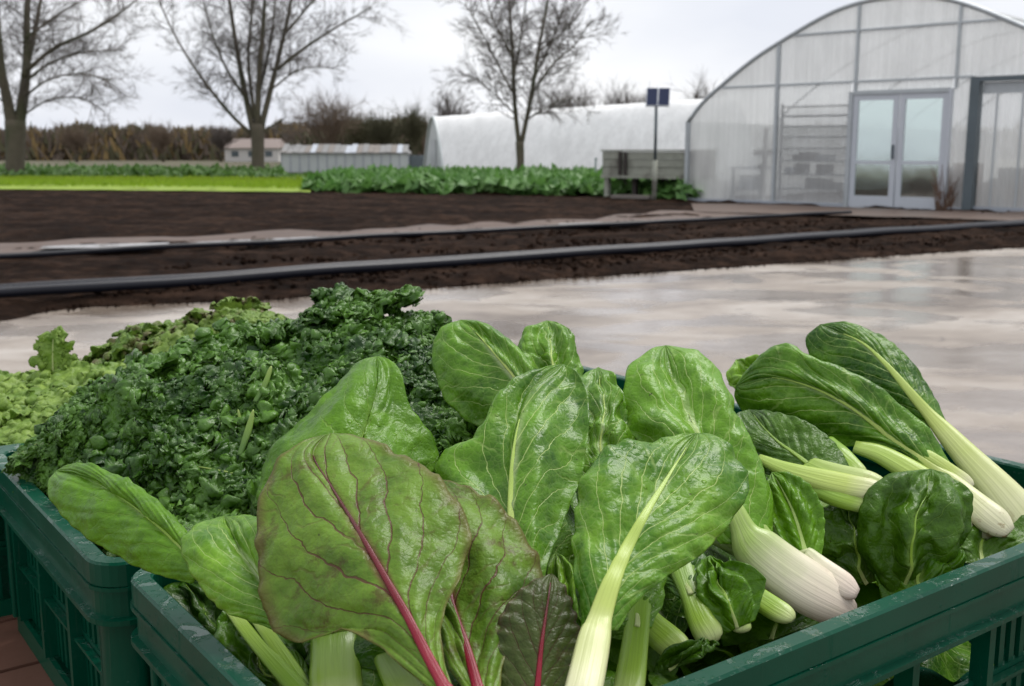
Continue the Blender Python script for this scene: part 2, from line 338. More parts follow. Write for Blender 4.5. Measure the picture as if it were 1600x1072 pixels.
def concrete_mat():
    t = NT('wet concrete'); co = t.coord()
    a = t.mapped(co, (.75, 1.25, 1), (0, 0, R(-12)))
    big = t.noise(a, .9, 5, .55, .8); mid = t.noise(a, 5.5, 7, .7, .2); fine = t.noise(co, 60, 6, .7)
    f = t.math('ADD', t.math('MULTIPLY', big, .7), t.math('MULTIPLY', mid, .3))
    c = t.ramp(f, [(.36, (.115, .084, .062)), (.50, (.25, .205, .165)), (.64, (.38, .34, .30))])
    c = t.mix(t.math('MULTIPLY', t.sstep(t.noise(co, 130, 3, .7), .5, .8), .35), c, (.16, .125, .10))
    blk = t.sstep(t.noise(a, 3.3, 6, .7, .8), .63, .70)
    c = t.mix(t.math('MULTIPLY', blk, .8), c, (.07, .05, .038))
    wet = t.sstep(t.noise(a, 1.1, 5, .55, .6), .45, .54)
    rg = t.math('ADD', t.math('MULTIPLY', t.math('SUBTRACT', 1, wet), .24), t.math('ADD', t.math('MULTIPLY', mid, .12), .045))
    hb = t.math('ADD', t.math('MULTIPLY', fine, .15), t.math('MULTIPLY', mid, .5))
    p = t.princ(Base_Color=t.mix(t.math('MULTIPLY', wet, .35), c, (.12, .095, .08)), Roughness=rg, Normal=t.bump(hb, .3, .012))
    p.inputs['Specular IOR Level'].default_value = .6
    return t.done(p)
M['soil'] = soil_mat(); M['concrete'] = concrete_mat()
M['mud'] = simple('trodden wet mud', (.085, .054, .040), .5, .65, 3.0, .8, .03, spec=.2)
M['puddle'] = simple('shallow puddle', (.13, .105, .09), .06, .2, 4, .05, .002)
M['meadow'] = simple('far rough field', (.07, .062, .03), .9, .35, 2, .4, .05)
# ground reaching the horizon
v = []; n = 24; ys = [-6, 4, 12, 25, 40, 70, 120, 220, 420, 900, 2000]
xs = [-2000, -600, -200, -60, -20, 0, 20, 60, 200, 600, 2000]
v = [(x, y, -.03) for y in ys for x in xs]
tag(obj('ground', v, grid_faces(len(ys), len(xs)), M['meadow']), kind='structure')
# concrete apron
edge = [(-900, 575), (-300, 533), (0, 506), (75, 492), (150, 484), (250, 479), (430, 471), (600, 459), (800, 444), (1000, 430), (1300, 409), (1600, 388), (2100, 355), (2500, 330)]
ew = [G(x, y) for x, y in edge]
ew = crom([tuple(q) for q in ew], 240)
rows = 14; cv = []
for i in range(rows):
    f = i/(rows-1)
    for k, q in enumerate(ew):
        nx = -6+14*k/239
        cv.append((nx*(1-f)+q[0]*f, -4*(1-f)+(q[1]+.3)*f, .004+.0035*mnoise.noise(Vector((q[0]*2, q[1]*2, f*6)))))
tag(obj('concrete_apron', cv, grid_faces(rows, 240), M['concrete'], smooth=True), kind='structure')
# soil field, near edge follows the apron, far edge at 33 m; uneven, ridged along the beds
nr_, nc_ = 190, 380; near = crom([tuple(q) for q in [G(x, y) for x, y in edge]], nc_); sv = []
for i in range(nr_):
    f = (i/(nr_-1))**1.7
    for k in range(nc_):
        q = near[k]; wob = .05*mnoise.noise(Vector((q[0]*2.2, q[1]*2.2, 3)))+.03*mnoise.noise(Vector((q[0]*9, q[1]*9, 5)))
        fx = -34+80*k/(nc_-1); x = q[0]*(1-f)+fx*f; y = (q[1]+wob)*(1-f)+36*f
        e2 = -.503*x+.864*y
        rise = min(1, f*70)
        h = .018+rise*(.05+.018*math.sin(e2*4.2+.4*mnoise.noise(Vector((x*.5, y*.5, 0))))+.05*mnoise.noise(Vector((x*.9, y*.9, 1)))*.5+.03*mnoise.noise(Vector((x*3.1, y*3.1, 2)))+.022*mnoise.noise(Vector((x*8, y*8, 4)))+.012*mnoise.noise(Vector((x*19, y*19, 4))))
        sv.append((x, y, h-.03*(1-rise)))
tag(obj('soil_field', sv, grid_faces(nr_, nc_), M['soil'], smooth=True), kind='structure')
rc = random.Random(21); V = []; Fc = []
for k in range(9000):
    i = rc.randrange(40, nc_-40); f = rc.random()**2.2*.35; q = near[i]; x = q[0]+rc.uniform(-.1, .1); y = q[1]-.03+rc.random()*.03+f*18
    r = rc.uniform(.006, .03)*(1+f*1.2) if f > .01 else rc.uniform(.004, .014); n0 = len(V); z = (.055 if f > .02 else .012)+r*.3
    for dx, dy, dz in ((1, 0, 0), (0, 1, 0), (-1, 0, 0), (0, -1, 0), (0, 0, .8), (0, 0, -.8)):
        V.append((x+r*(dx+rc.uniform(-.35, .35)), y+r*(dy+rc.uniform(-.35, .35)), z+r*(dz+rc.uniform(-.3, .3))))
    Fc += [(n0+a, n0+b, n0+4) for a, b in ((0, 1), (1, 2), (2, 3), (3, 0))]+[(n0+b, n0+a, n0+5) for a, b in ((0, 1), (1, 2), (2, 3), (3, 0))]
tag(obj('soil_clods', V, Fc, M['soil'], smooth=True), 'loose dark soil clods along the beds', None, kind='stuff')
def sheet(name, lo, hi, mat, z, n=90, m=10, amp=.008, kind='structure', wig=.0):
    a = crom([tuple(G(x, y, z)) for x, y in lo], n); b = crom([tuple(G(x, y, z)) for x, y in hi], n); vv = []
    for i in range(m):
        f = i/(m-1)
        for k in range(n):
            p = a[k]*(1-f)+b[k]*f; w = wig*mnoise.noise(Vector((p[0]*1.3, p[1]*1.3, i*.0+2)))
            vv.append((p[0], p[1]+w, z+amp*mnoise.noise(Vector((p[0]*1.5, p[1]*1.5, z)))))
    return tag(obj(name, vv, grid_faces(m, n), mat, smooth=True), kind=kind)
sheet('mud_path', [(-300, 416), (0, 398), (500, 373), (1000, 347), (1340, 331), (1700, 330)], [(-300, 394), (0, 379), (300, 368), (600, 356), (900, 342), (1090, 329), (1600, 336)], M['mud'], .09, amp=.04, wig=.5)
for lo, hi in (([(60, 388), (170, 387), (260, 383)], [(70, 384), (170, 381), (265, 379)]), ([(870, 352), (960, 350), (1010, 346)], [(875, 349), (950, 347), (1005, 344)]), ([(300, 380), (420, 376), (500, 371)], [(310, 378), (400, 373.5), (495, 369.5)])):
    sheet('puddle', lo, hi, M['puddle'], .133, n=24, m=4, amp=.0)
sheet('mud_yard', [(1085, 331), (1300, 336), (1500, 342), (1800, 352)], [(1080, 318), (1200, 319), (1500, 331), (1800, 346)], M['mud'], .11, amp=.01, n=40)
# ---- irrigation pipes lying on the soil
M['pipe'] = simple('black polyethylene pipe', (.011, .012, .018), .34, .3, 30, .1, .002, spec=.22)
def pipe(pix, r, label, wob=.012, z=.09):
    a = crom([tuple(G(x, y, z)) for x, y in pix], 120)
    pts = [Vector((q[0]+wob*3*mnoise.noise(Vector((q[0]*.7, 1, 2))), q[1]+wob*3*mnoise.noise(Vector((q[0]*.6, 7, 2))), z+r*.6+wob*mnoise.noise(Vector((q[0], 3, r))))) for q in a]
    o = MB().tube(pts, r, 12).build('irrigation_pipe', M['pipe'], smooth=True)
    return tag(o, label, 'pipe', 'black pipes laid along the beds')
pipe([(-300, 489), (0, 464), (400, 436), (800, 407), (1200, 379), (1600, 352), (1900, 334)], .040, 'thick black irrigation pipe nearest the concrete, front one of a close pair')
pipe([(-300, 481), (0, 457), (400, 430), (800, 402), (1200, 375), (1600, 349), (1900, 332)], .034, 'black irrigation pipe lying close behind the thick front pipe')
pipe([(-300, 421), (0, 403), (500, 376), (1000, 350), (1330, 333)], .028, 'thin black irrigation pipe along the muddy path, farthest of the three', z=.115)
# ---- far grass strip, low crop rows, cabbage patch (nobody could count the plants)
def foliage(name, regions, mat, label, kind='stuff', seed=3):
    rr = random.Random(seed); V = []; Fc = []
    for (lo, hi, z0, h, n, sz, up) in regions:
        a = crom([tuple(G(x, y, 0)) for x, y in lo], 80); b = crom([tuple(G(x, y, 0)) for x, y in hi], 80)
        for _ in range(n):
            k = rr.randrange(80); f = rr.random(); p = a[k]*(1-f)+b[k]*f
            p = Vector((p[0]+rr.uniform(-.25, .25), p[1], 0))
            clump = .6+.5*mnoise.noise(Vector((p.x*1.2, p.y*1.2, 3)))+.25*mnoise.noise(Vector((p.x*3.5, p.y*3.5, 9)))
            zt = z0+h*max(.12, clump)*rr.uniform(.35, 1.0)
            az = rr.uniform(0, 6.283); tilt = rr.uniform(.1, 1.1) if not up else rr.uniform(1.0, 1.5)
            d = Vector((math.cos(az)*math.cos(tilt), math.sin(az)*math.cos(tilt), math.sin(tilt)*rr.choice((1, 1, -.25)) if not up else math.sin(tilt)))
            s = Vector((-math.sin(az), math.cos(az), rr.uniform(-.4, .4))); l = sz*rr.uniform(.6, 1.3); w = l*(.38 if not up else .12)
            o = Vector((p.x, p.y, zt)) - d*(l*(.5 if not up else .3)); i = len(V)
            q = s.cross(d)*l*.12
            V += [o, o+d*l*.45+s*w+q, o+d*l-q*1.5, o+d*l*.45-s*w+q]
            Fc += [(i, i+1, i+2), (i, i+2, i+3)]
    return tag(obj(name, V, Fc, mat), label, None, kind=kind)
def veg_mat(name, a, b, tr=.3, sc=2.0):
    t = NT(name); co = t.coord(); n = t.noise(co, sc, 5, .7)
    c = t.ramp(n, [(.3, a), (.7, b)]); p = t.princ(Base_Color=c, Roughness=.55)
    return t.done(t.n('ShaderNodeMixShader', {0: tr, 1: p, 2: t.n('ShaderNodeBsdfTranslucent', {'Color': c})}))
M['grass'] = veg_mat('bright grass', (.21, .33, .015), (.35, .49, .03)); M['crop'] = veg_mat('low crop', (.045, .12, .018), (.12, .23, .045))
M['cabbage'] = veg_mat('leafy crop', (.05, .15, .028), (.17, .33, .085), .3, 3.5)
tag(sheet('grass_base', [(-500, 295.5), (0, 295.5), (485, 300)], [(-500, 286), (0, 286), (490, 288)], M['grass'], .10, n=50, m=6), kind='structure')
foliage('grass_strip', [([(-500, 296.5), (0, 296.5), (250, 298), (495, 302)], [(-500, 282), (0, 282), (495, 284)], .10, .12, 22000, .12, True)], M['grass'], 'bright yellow green grass strip behind the dark soil')
foliage('low_crop', [([(-500, 284), (0, 284), (440, 286)], [(-500, 272), (0, 272), (430, 276)], .02, .52, 16000, .26, False), ([(440, 288), (520, 288)], [(430, 279), (520, 279)], .02, .25, 1500, .2, False)], M['crop'], 'low dark green crop row behind the grass strip')
foliage('leafy_crop', [([(490, 303), (540, 306), (700, 308), (960, 312), (1080, 319)], [(540, 283), (700, 282), (960, 286), (1085, 296)], .05, .48, 17000, .38, False)], M['cabbage'], 'dense patch of green leafy crop before the white tunnel')
# ---- main greenhouse with the arched gable
M['steel'] = simple('galvanised steel', (.44, .47, .49), .45, .25, 12, .1, .002, metal=.4)
M['steeldark'] = simple('dark grey steel', (.10, .125, .14), .45, .25, 12, .1, .002, metal=.3)
M['alu'] = simple('white aluminium', (.52, .55, .60), .4, .12, 10, .05, .001)
M['alugrey'] = simple('weathered aluminium', (.36, .39, .44), .4, .15, 10, .05, .001)
def poly_mat(name, col, trans=.32, tlf=.4):
    t = NT(name); co = t.coord(); n = t.noise(t.mapped(co, (1, 1, .25)), 2.2, 5, .65); n2 = t.noise(t.mapped(co, (9, 9, .3)), 1.5, 4)
    f = t.math('ADD', t.math('MULTIPLY', n, .6), t.math('MULTIPLY', n2, .4))
    c = t.mix(t.sstep(f, .35, .65), [q*.82 for q in col], col)
    p = t.princ(Base_Color=c, Roughness=.32)
    tl = t.n('ShaderNodeBsdfTranslucent', {'Color': c}); a = t.n('ShaderNodeMixShader', {0: tlf, 1: p, 2: tl})
    tp = t.n('ShaderNodeBsdfTransparent', {'Color': (.92, .93, .93)})
    return t.done(t.n('ShaderNodeMixShader', {0: trans, 1: a, 2: tp}))
M['poly'] = poly_mat('corrugated polycarbonate', (.86, .865, .86), .34, .35); M['film'] = poly_mat('white tunnel film', (.97, .975, .98), .0, .08)
M['polytop'] = poly_mat('upper polycarbonate', (.88, .885, .88), .14, .4)
M['ghfilm'] = poly_mat('clear roof film', (.92, .93, .93), .5, .6)
def glass_mat():
    t = NT('door glass'); fr = t.n('ShaderNodeFresnel', {'IOR': 1.9}); co = t.coord()
    nb = t.bump(t.noise(co, 1.3, 2), .12, .02)
    g = t.n('ShaderNodeBsdfGlossy', {'Color': (.80, .86, .84), 'Roughness': .07, 'Normal': nb}); tp = t.n('ShaderNodeBsdfTransparent', {'Color': (.72, .82, .80)})
    return t.done(t.n('ShaderNodeMixShader', {0: t.math('ADD', fr.outputs[0], .5, clamp=True), 1: tp, 2: g}))
M['glass'] = glass_mat()
M['kerb'] = simple('concrete kerb', (.16, .14, .125), .7, .3, 8, .3, .01)
A0 = G(1083, 318); A1 = G(1520, 335); ge = (A1-A0); ge.z = 0; ge.normalize(); gn = Vector((-ge.y, ge.x, 0))  # gn points away from the camera
if gn.y < 0: gn = -gn
def gp(px, py):                        # pixel -> (s along gable, height)
    a, b = (px-CX)/F, (CY-py)/F; d = Vector((a, cp+b*sp, -sp+b*cp)); o = Vector((0, 0, CAMZ))
    t = (A0-o).dot(gn)/d.dot(gn); q = o+d*t; return (q-A0).dot(ge), q.z
gh = empty('greenhouse', A0); gh.rotation_euler = (0, 0, math.atan2(ge.y, ge.x))
tag(gh, 'large arched greenhouse with clear ribbed end wall and white double doors', 'greenhouse')
arch = [gp(*q) for q in ((1077, 190), (1100, 160), (1140, 124), (1180, 92), (1220, 66), (1270, 36), (1310, 16), (1350, 3), (1395, -4))]
Wd = 2*arch[-1][0]; full = arch+[(Wd-s, z) for s, z in arch[-2::-1]]
fa = crom(full, 60); Lg = 18.0
def arch_z(s): return float(np.interp(s, fa[:, 0], fa[:, 1]))
eave = fa[0, 1]
# local frame: x along the gable, y into the greenhouse, z up
vv = []; ff = []; arcs = [0.0]
for k in range(1, 60): arcs.append(math.dist(fa[k], fa[k-1]))
for yy in (0.02, 6, 12, Lg):
    vv += [(s, yy, z) for s, z in fa]
obj('roof', vv, grid_faces(4, 60), M['ghfilm'], gh, smooth=True)
m = MB()
for x in (fa[0, 0], Wd-fa[0, 0]): m.box(x-.01, x+.01, .02, Lg, 0.05, eave)
m.build('side_wall', M['ghfilm'], gh)
m = MB(); m.add([(fa[0, 0], Lg, 0), (Wd-fa[0, 0], Lg, 0)]+[(s, Lg, z) for s, z in fa[::-1]], [tuple(range(62))]); m.build('back_wall', M['ghfilm'], gh)
MB().tube([(s, -.03, z) for s, z in fa], .042, 8).build('arch_tube', M['steel'], gh, smooth=True)
for yy in (3.5, 7, 10.5, 14): MB().tube([(s, yy, z-.05) for s, z in fa], .02, 6).build('hoop', M['steel'], gh, smooth=True)
posts = [gp(1213, 200)[0], gp(1334, 200)[0], gp(1490, 200)[0]]
dl, dr = gp(1331, 240)[0], gp(1478, 240)[0]; bx0 = gp(1519, 230)[0]; bx1 = gp(1620, 200)[0]+.9
dtop = gp(1335, 149)[1]; h1 = gp(1220, 133)[1]; h2 = gp(1335, 48)[1]; btop = gp(1530, 126)[1]
def corr(x0, x1, zf0, zf1, name='panel', mat=None, amp=.012, pitch=.076, y=0.0, ph=0):
    n = max(2, int((x1-x0)/(pitch/4))); V = []
    for k in range(n+1):
        x = x0+(x1-x0)*k/n; yy = y+amp*math.sin(2*math.pi*x/pitch)
        V += [(x, yy, zf0(x)), (x, yy, zf1(x))]
    return obj(name, V, [(2*k, 2*k+2, 2*k+3, 2*k+1) for k in range(n)], mat or M['poly'], gh, smooth=True)
xs_ = sorted([fa[0, 0]+.02, posts[0], dl-.06, posts[2], Wd-fa[0, 0]-.02])
cuts = [fa[0, 0]+.03, posts[0], posts[1], posts[2], posts[2]+1.55, Wd-fa[0, 0]-.03]
for i in range(5):                      # band between the two rails and above
    a, b = cuts[i]+.012, cuts[i+1]-.012
    corr(a, b, lambda x: min(h1, arch_z(x)-.02), lambda x: min(h2, arch_z(x)-.02), mat=M['polytop'])
    corr(a, b, lambda x: min(h2+.002, arch_z(x)-.02), lambda x: arch_z(x)-.02, mat=M['polytop'])
corr(cuts[0], posts[0]-.012, lambda x: .10, lambda x: min(h1, arch_z(x)-.02))
corr(posts[0]+.012, dl-.07, lambda x: .10, lambda x: h1)
corr(dl-.05, dr+.05, lambda x: dtop+.07, lambda x: h1)
corr(dr+.07, bx0-.05, lambda x: .10, lambda x: h1)
corr(bx1+.1, Wd-fa[0, 0]-.03, lambda x: .10, lambda x: min(h1, arch_z(x)-.02))
def bar(name, x0, x1, z0, z1, mat, y0=-.05, y1=.03): return MB().box(x0, x1, y0, y1, z0, z1).build(name, mat, gh)
bar('post', fa[0, 0]-.05, fa[0, 0]+.03, 0, eave, M['steel'], -.06, .03)
bar('post', posts[0]-.03, posts[0]+.03, 0, arch_z(posts[0]), M['steel'], -.055, .03)
bar('post', posts[1]-.022, posts[1]+.022, dtop+.06, arch_z(posts[1]), M['steel'], -.052, .03)
bar('post', posts[2]-.022, posts[2]+.022, dtop+.06, arch_z(posts[2]), M['steel'], -.052, .03)
xl = float(np.interp(h1, fa[:30, 1], fa[:30, 0])); xl2 = float(np.interp(h2, fa[:30, 1], fa[:30, 0]))
bar('rail', xl, bx0-.06, h1-.018, h1+.018, M['steel'], -.049, .02); bar('rail', xl2, Wd-xl2, h2-.016, h2+.016, M['steel'], -.047, .02)
bar('sill', fa[0, 0], dl-.09, .03, .11, M['alugrey'], -.06, .02); bar('sill', dr+.09, bx0-.06, .03, .11, M['alugrey'], -.06, .02)
bar('door_frame', dl-.09, dl-.005, .02, dtop+.06, M['steel'], -.07, .04); bar('door_frame', dr+.005, dr+.06, .02, dtop+.06, M['alu'], -.07, .04)
bar('door_frame', dl-.004, dr+.004, dtop+.002, dtop+.075, M['steel'], -.068, .04)
mid_ = (dl+dr)/2; drail = gp(1405, 254)[1]
for a, b in ((dl, mid_-.012), (mid_+.012, dr)):
    d = empty('door', (0, 0, 0)); d.parent = gh
    def db(n_, x0, x1, z0, z1, mt='alu', y0=-.045, y1=.0): return MB().box(x0, x1, y0, y1, z0, z1).build(n_, M[mt], d)
    db('stile', a, a+.10, .03, dtop); db('stile', b-.10, b, .03, dtop)
    db('top_rail', a+.10, b-.10, dtop-.10, dtop, y0=-.043); db('middle_rail', a+.10, b-.10, drail-.03, drail+.03, y0=-.043); db('bottom_rail', a+.10, b-.10, .03, .27, y0=-.043)
    db('pane', a+.10, b-.10, drail+.03, dtop-.10, 'glass', -.022, -.016); db('pane', a+.10, b-.10, .27, drail-.03, 'glass', -.022, -.016)
MB().box(mid_-.075, mid_-.05, -.10, -.045, .95, 1.2).build('door_handle', M['steeldark'], gh)
# sliding door bay on the right
bar('bay_post', bx0-.06, bx0+.10, .0, btop+.06, M['steeldark'], -.14, .06); bar('bay_lintel', bx0+.10, bx1+.1, btop-.02, btop+.06, M['steeldark'], -.14, .06)
bar('bay_header', bx0+.13, bx1, btop-.22, btop-.03, M['steel'], -.02, .03); bar('bay_sill', bx0+.10, bx1, .03, .14, M['alugrey'], -.02, .03)
corr(bx0+.12, bx1, lambda x: .14, lambda x: btop-.22, y=.03)
for k in range(5): bar('mullion', bx0+.35+k*.42, bx0+.38+k*.42, .15, btop-.23, M['steel'], -.012, .012)
bar('kerb', fa[0, 0]-.1, dl-.1, -.02, .035, M['kerb'], -.12, .08)
bar('threshold', dl-.1, dr+.1, -.02, .028, M['kerb'], -.25, .08)
# things inside the greenhouse, seen through the sheets
def inside(px, d): s_, _ = gp(px, 300); return gh.matrix_world @ Vector((s_, d, 0))
bpy.context.view_layer.update()
def gbox(name, parts, mat, label, cat, s0, y0, group=None):
    e = empty(name, gh.matrix_world @ Vector((s0, y0, 0)), gh.rotation_euler.z); tag(e, label, cat, group)
    for nm, (x0, x1, a, b, z0, z1), mt in parts: MB().box(x0, x1, a, b, z0, z1).build(nm, M[mt], e)
    return e
M['dark'] = simple('dark stored goods', (.03, .035, .033), .7, .4, 6, .2, .01); M['greyplastic'] = simple('grey plastic', (.30, .33, .36), .5, .2, 8, .1, .005)
M['brownbox'] = simple('brown cardboard', (.16, .10, .07), .8, .25, 8, .2, .004); M['rackwood'] = simple('rack boards', (.20, .19, .17), .7, .3, 8, .2, .004)
w_ = dl-posts[0]-.2
parts = [('shelf', (0, w_, 0, .35, z, z+.03), 'steeldark') for z in (.35, .62, .88, 1.12, 1.34, 1.54, 1.74, 1.92)]
parts += [('upright', (x, x+.04, .0, .04, 0, 2.0), 'steeldark') for x in (-.045, w_+.005)]
gbox('shelf_rack', parts, None, 'tall rack of many shelves behind the ribbed sheet left of the doors', 'rack', posts[0]+.1, .06)
rr = random.Random(5)
for k in range(9):
    z = (.38, .65, .91)[k % 3]; x = posts[0]+.15+rr.uniform(0, w_-.35)
    gbox('storage_tray', [('tray', (0, rr.uniform(.18, .3), 0, .25, z, z+rr.uniform(.10, .2)), rr.choice(('dark', 'greyplastic', 'dark')))], None, 'small tray on the rack shelves behind the ribbed sheet', 'tray', x, .10, 'trays on the greenhouse rack')
gbox('potting_bench', [('top', (0, .75, 0, .4, .72, .78), 'greyplastic'), ('leg', (.02, .07, .05, .1, 0, .719), 'steeldark'), ('leg', (.68, .73, .05, .1, 0, .719), 'steeldark'), ('shelf', (.08, .67, .05, .35, .3, .34), 'greyplastic'), ('bin', (.2, .6, .06, .34, .345, .6), 'greyplastic')], None, 'grey potting bench behind the ribbed sheet at the left end', 'bench', gp(1130, 300)[0], .22)
gbox('tool_stand', [('pole', (0, .06, 0, .06, 0, 1.55), 'dark'), ('head', (-.2, .16, -.04, .1, 1.0, 1.12), 'dark'), ('bracket', (-.1, -.002, .0, .05, .75, .83), 'dark')], None, 'dark tool stand with a pole behind the left sheet', 'stand', gp(1184, 300)[0], .14)
gbox('cardboard_box', [('carton', (0, .4, 0, .35, .1, .85), 'brownbox'), ('lid', (-.01, .41, -.01, .36, .852, .88), 'brownbox')], None, 'brown carton behind the narrow sheet right of the doors', 'box', gp(1483, 300)[0], .12)
for px, lab in ((1352, 'low dark pile of goods behind the left glass door'), (1425, 'low dark pile of goods behind the right glass door')):
    gbox('goods_pile', [('crate', (0, .35, 0, .4, 0, .5), 'dark'), ('crate', (.38, .65, .05, .4, 0, .75), 'dark'), ('crate', (.1, .33, .05, .35, .502, .8), 'greyplastic')], None, lab, 'pile', gp(px, 300)[0], 1.2)
gbox('plant_bench', [('top', (0, 2.6, 0, .7, .5, .62), 'dark'), ('leg', (.1, .2, .1, .2, 0, .499), 'dark'), ('leg', (2.3, 2.4, .1, .2, 0, .499), 'dark'), ('tray', (.1, .9, .1, .6, .621, .8), 'dark'), ('tray', (1.0, 2.2, .1, .6, .621, .72), 'greyplastic')], None, 'long dark bench behind the sliding bay at the far right', 'bench', bx0+.2, .35)
for px, d, hgt, lab in ((1478, -.10, .9, 'dry brown plant stems against the right door'),):
    s_, _ = gp(px, 320); mbx = MB(); base = gh.matrix_world @ Vector((s_, d, 0)); rr = random.Random(3)
    for k in range(26):
        a = rr.uniform(0, 6.28); p0 = base+Vector((rr.uniform(-.12, .12), rr.uniform(-.05, .05), .02)); p1 = p0+Vector((math.cos(a)*.10, math.sin(a)*.06, hgt*rr.uniform(.3, .6))); p2 = p1+Vector((math.cos(a)*.12, math.sin(a)*.06, hgt*rr.uniform(.15, .45)))
        mbx.tube([p0, p1, p2], [.012, .009, .003], 4)
    tag(mbx.build('dry_plant', M['brownbox']), lab, 'plant')
# ---- white polytunnel behind
pt = empty('polytunnel', (0, 0, 0)); tag(pt, 'long white film tunnel behind the leafy crop', 'polytunnel')
D0, D1 = 47.0, 41.0
TL = [(658, 262), (664, 240), (672, 216), (681, 196), (690, 183)]       # left gable outline far/left side up to the ridge
b0 = G(694, 274); b1 = G(1110, 281); b1 = b0+(b1-b0)*1.0
tx = (b1-b0).normalized(); ty = (P(656, 250, 53)-P(694, 250, 47)); ty.z = 0; ty.normalize(); Lt = (b1-b0).length+2; Wt = 5.2; Ht = 2.65
sec = []
for k in range(25):
    q = .5-.5*math.cos(math.pi*k/24); sec.append((Wt*q, Ht*(1-abs(2*q-1)**1.75)))
V = []; ncol = 26
for i in range(ncol):
    o = b0+tx*(Lt*i/(ncol-1)); sag = -.035*abs(math.sin(math.pi*i*1.0)) if i % 2 else 0
    for s_, z in sec: V.append(o+ty*s_+Vector((0, 0, max(0, z-(.018 if i % 2 else 0))*1.0+.5*i/(ncol-1)*(z/Ht))))
obj('film', V, grid_faces(ncol, 25), M['film'], pt, smooth=True)
gv = [b0+tx*.03+ty*s_+Vector((0, 0, z)) for s_, z in sec]
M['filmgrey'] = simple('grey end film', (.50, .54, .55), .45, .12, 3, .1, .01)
obj('end_wall', gv, [tuple(range(25))], M['filmgrey'], pt)
MB().tube([b0-tx*.03+ty*s_+Vector((0, 0, z)) for s_, z in sec], .06, 6).build('hoop', M['filmgrey'], pt, smooth=True)
q0 = b0+ty*1.9; MB().obox(q0-tx*.05, tx*.04, ty*1.2, (0, 0, 1.6)).build('end_door', M['steel'], pt)
MB().obox(b0+ty*.3-tx*.06, tx*.03, ty*4.6, (0, 0, .08)).build('sill', M['steeldark'], pt)
# ---- old low glasshouse and small house at the left
oh = empty('old_glasshouse'); tag(oh, 'low old glasshouse with a grey mossy roof beside the white tunnel', 'glasshouse')
M['oldglass'] = simple('whitewashed glass', (.50, .54, .54), .35, .3, 1.2, .1, .01); M['oldroof'] = simple('weathered grey roof', (.20, .20, .20), .8, .5, 1.2, .3, .02, grime=(.16, .13, .11))
o0 = P(440, 262, 55); o0.z = 0; ox = Vector((1, .06, 0)).normalized(); oy = Vector((-.06, 1, 0)).normalized(); Lo = 6.4
MB().obox(o0, ox*Lo, oy*3, (0, 0, .95)).build('wall', M['oldglass'], oh)
m = MB(); p = [o0-oy*.15-ox*.1+Vector((0, 0, .96)), o0+ox*(Lo+.1)-oy*.15+Vector((0, 0, .96)), o0+ox*(Lo-.3)+oy*1.5+Vector((0, 0, 1.36)), o0+ox*.1+oy*1.5+Vector((0, 0, 1.36)), o0+ox*(Lo+.1)+oy*3.15+Vector((0, 0, .96)), o0-ox*.1+oy*3.15+Vector((0, 0, .96))]
m.add(p, [(0, 1, 2, 3), (3, 2, 4, 5), (0, 3, 5), (1, 4, 2)]); m.build('roof', M['oldroof'], oh)
rg = random.Random(2)
for k in range(22):
    a_ = k*Lo/22; b_ = rg.uniform(-.03, .05)
    MB().obox(o0+ox*a_-oy*.13+Vector((0, 0, .97+b_*.5)), ox*(Lo/22-.02), oy*1.55+Vector((0, 0, .40+rg.uniform(-.04, .03))), (0, 0, .02)).build('roof_sheet', M[rg.choice(('oldroof', 'oldroof', 'oldroof', 'kerb', 'alugrey'))], oh)
for k in range(15): MB().obox(o0+ox*(k*Lo/14-.025)-oy*.03, ox*.05, oy*.025, (0, 0, .95)).build('glazing_bar', M['alugrey'], oh)
MB().obox(o0+ox*(Lo+.02)+oy*.4, ox*.8, oy*1.2, (0, 0, .85)).build('lean_to', M['steeldark'], oh)
hs = empty('house'); tag(hs, 'small white house with a brown roof behind the middle tree', 'house')
M['whitewall'] = simple('white render', (.62, .60, .58), .8, .1, 2, .1, .01); M['rooftile'] = simple('brown tiled roof', (.20, .16, .145), .8, .25, 2, .2, .02)
h0 = P(352, 262, 110); h0.z = -.02
MB().obox(h0, (5.4, 0, 0), (0, 5, 0), (0, 0, 1.35)).build('wall', M['whitewall'], hs)
MB().add([h0+Vector(q) for q in ((-.3, -.3, 1.35), (5.7, -.3, 1.35), (5.2, 2.5, 2.3), (.4, 2.5, 2.3), (5.7, 5.3, 1.35), (-.3, 5.3, 1.35))], [(0, 1, 2, 3), (3, 2, 4, 5), (0, 3, 5), (1, 4, 2)]).build('roof', M['rooftile'], hs)
for k in range(3): MB().obox(h0+Vector((.7+k*1.7, -.04, .5)), (.7, 0, 0), (0, .05, 0), (0, 0, .55)).build('window', M['steeldark'], hs)
# ---- wooden planter wagon, solar panel on a pole, small post
M['oldwood'] = simple('weathered greenish boards', (.30, .31, .26), .8, .45, 9, .4, .006, grime=(.055, .042, .034)); M['wooddark'] = simple('dark damp timber', (.035, .028, .024), .8, .4, 9, .3, .006)
pd = 24.0
def Pz(px, z, d): q = P(px, 250, d); return Vector((q.x, q.y, z))
w0 = Pz(942, 0, pd); w1 = Pz(1089, 0, pd-1.2); wx = (w1-w0); wl = wx.length; wx.normalize(); wy = Vector((-wx.y, wx.x, 0))
pl = empty('planter_wagon', w0, math.atan2(wx.y, wx.x)); tag(pl, 'weathered grey green wooden planter box on legs beside the greenhouse', 'planter')
zb, zt = .50, 1.08
for k in range(3): 
    a = zb+.08+k*.166; MB().box(0, wl, -.012*k, .03-.012*k+.012, a, a+.156).build('board', M['oldwood'], pl)
for k in range(3): a = zb+.08+k*.166; MB().box(.0, wl, .95, .98, a, a+.156).build('board', M['oldwood'], pl)
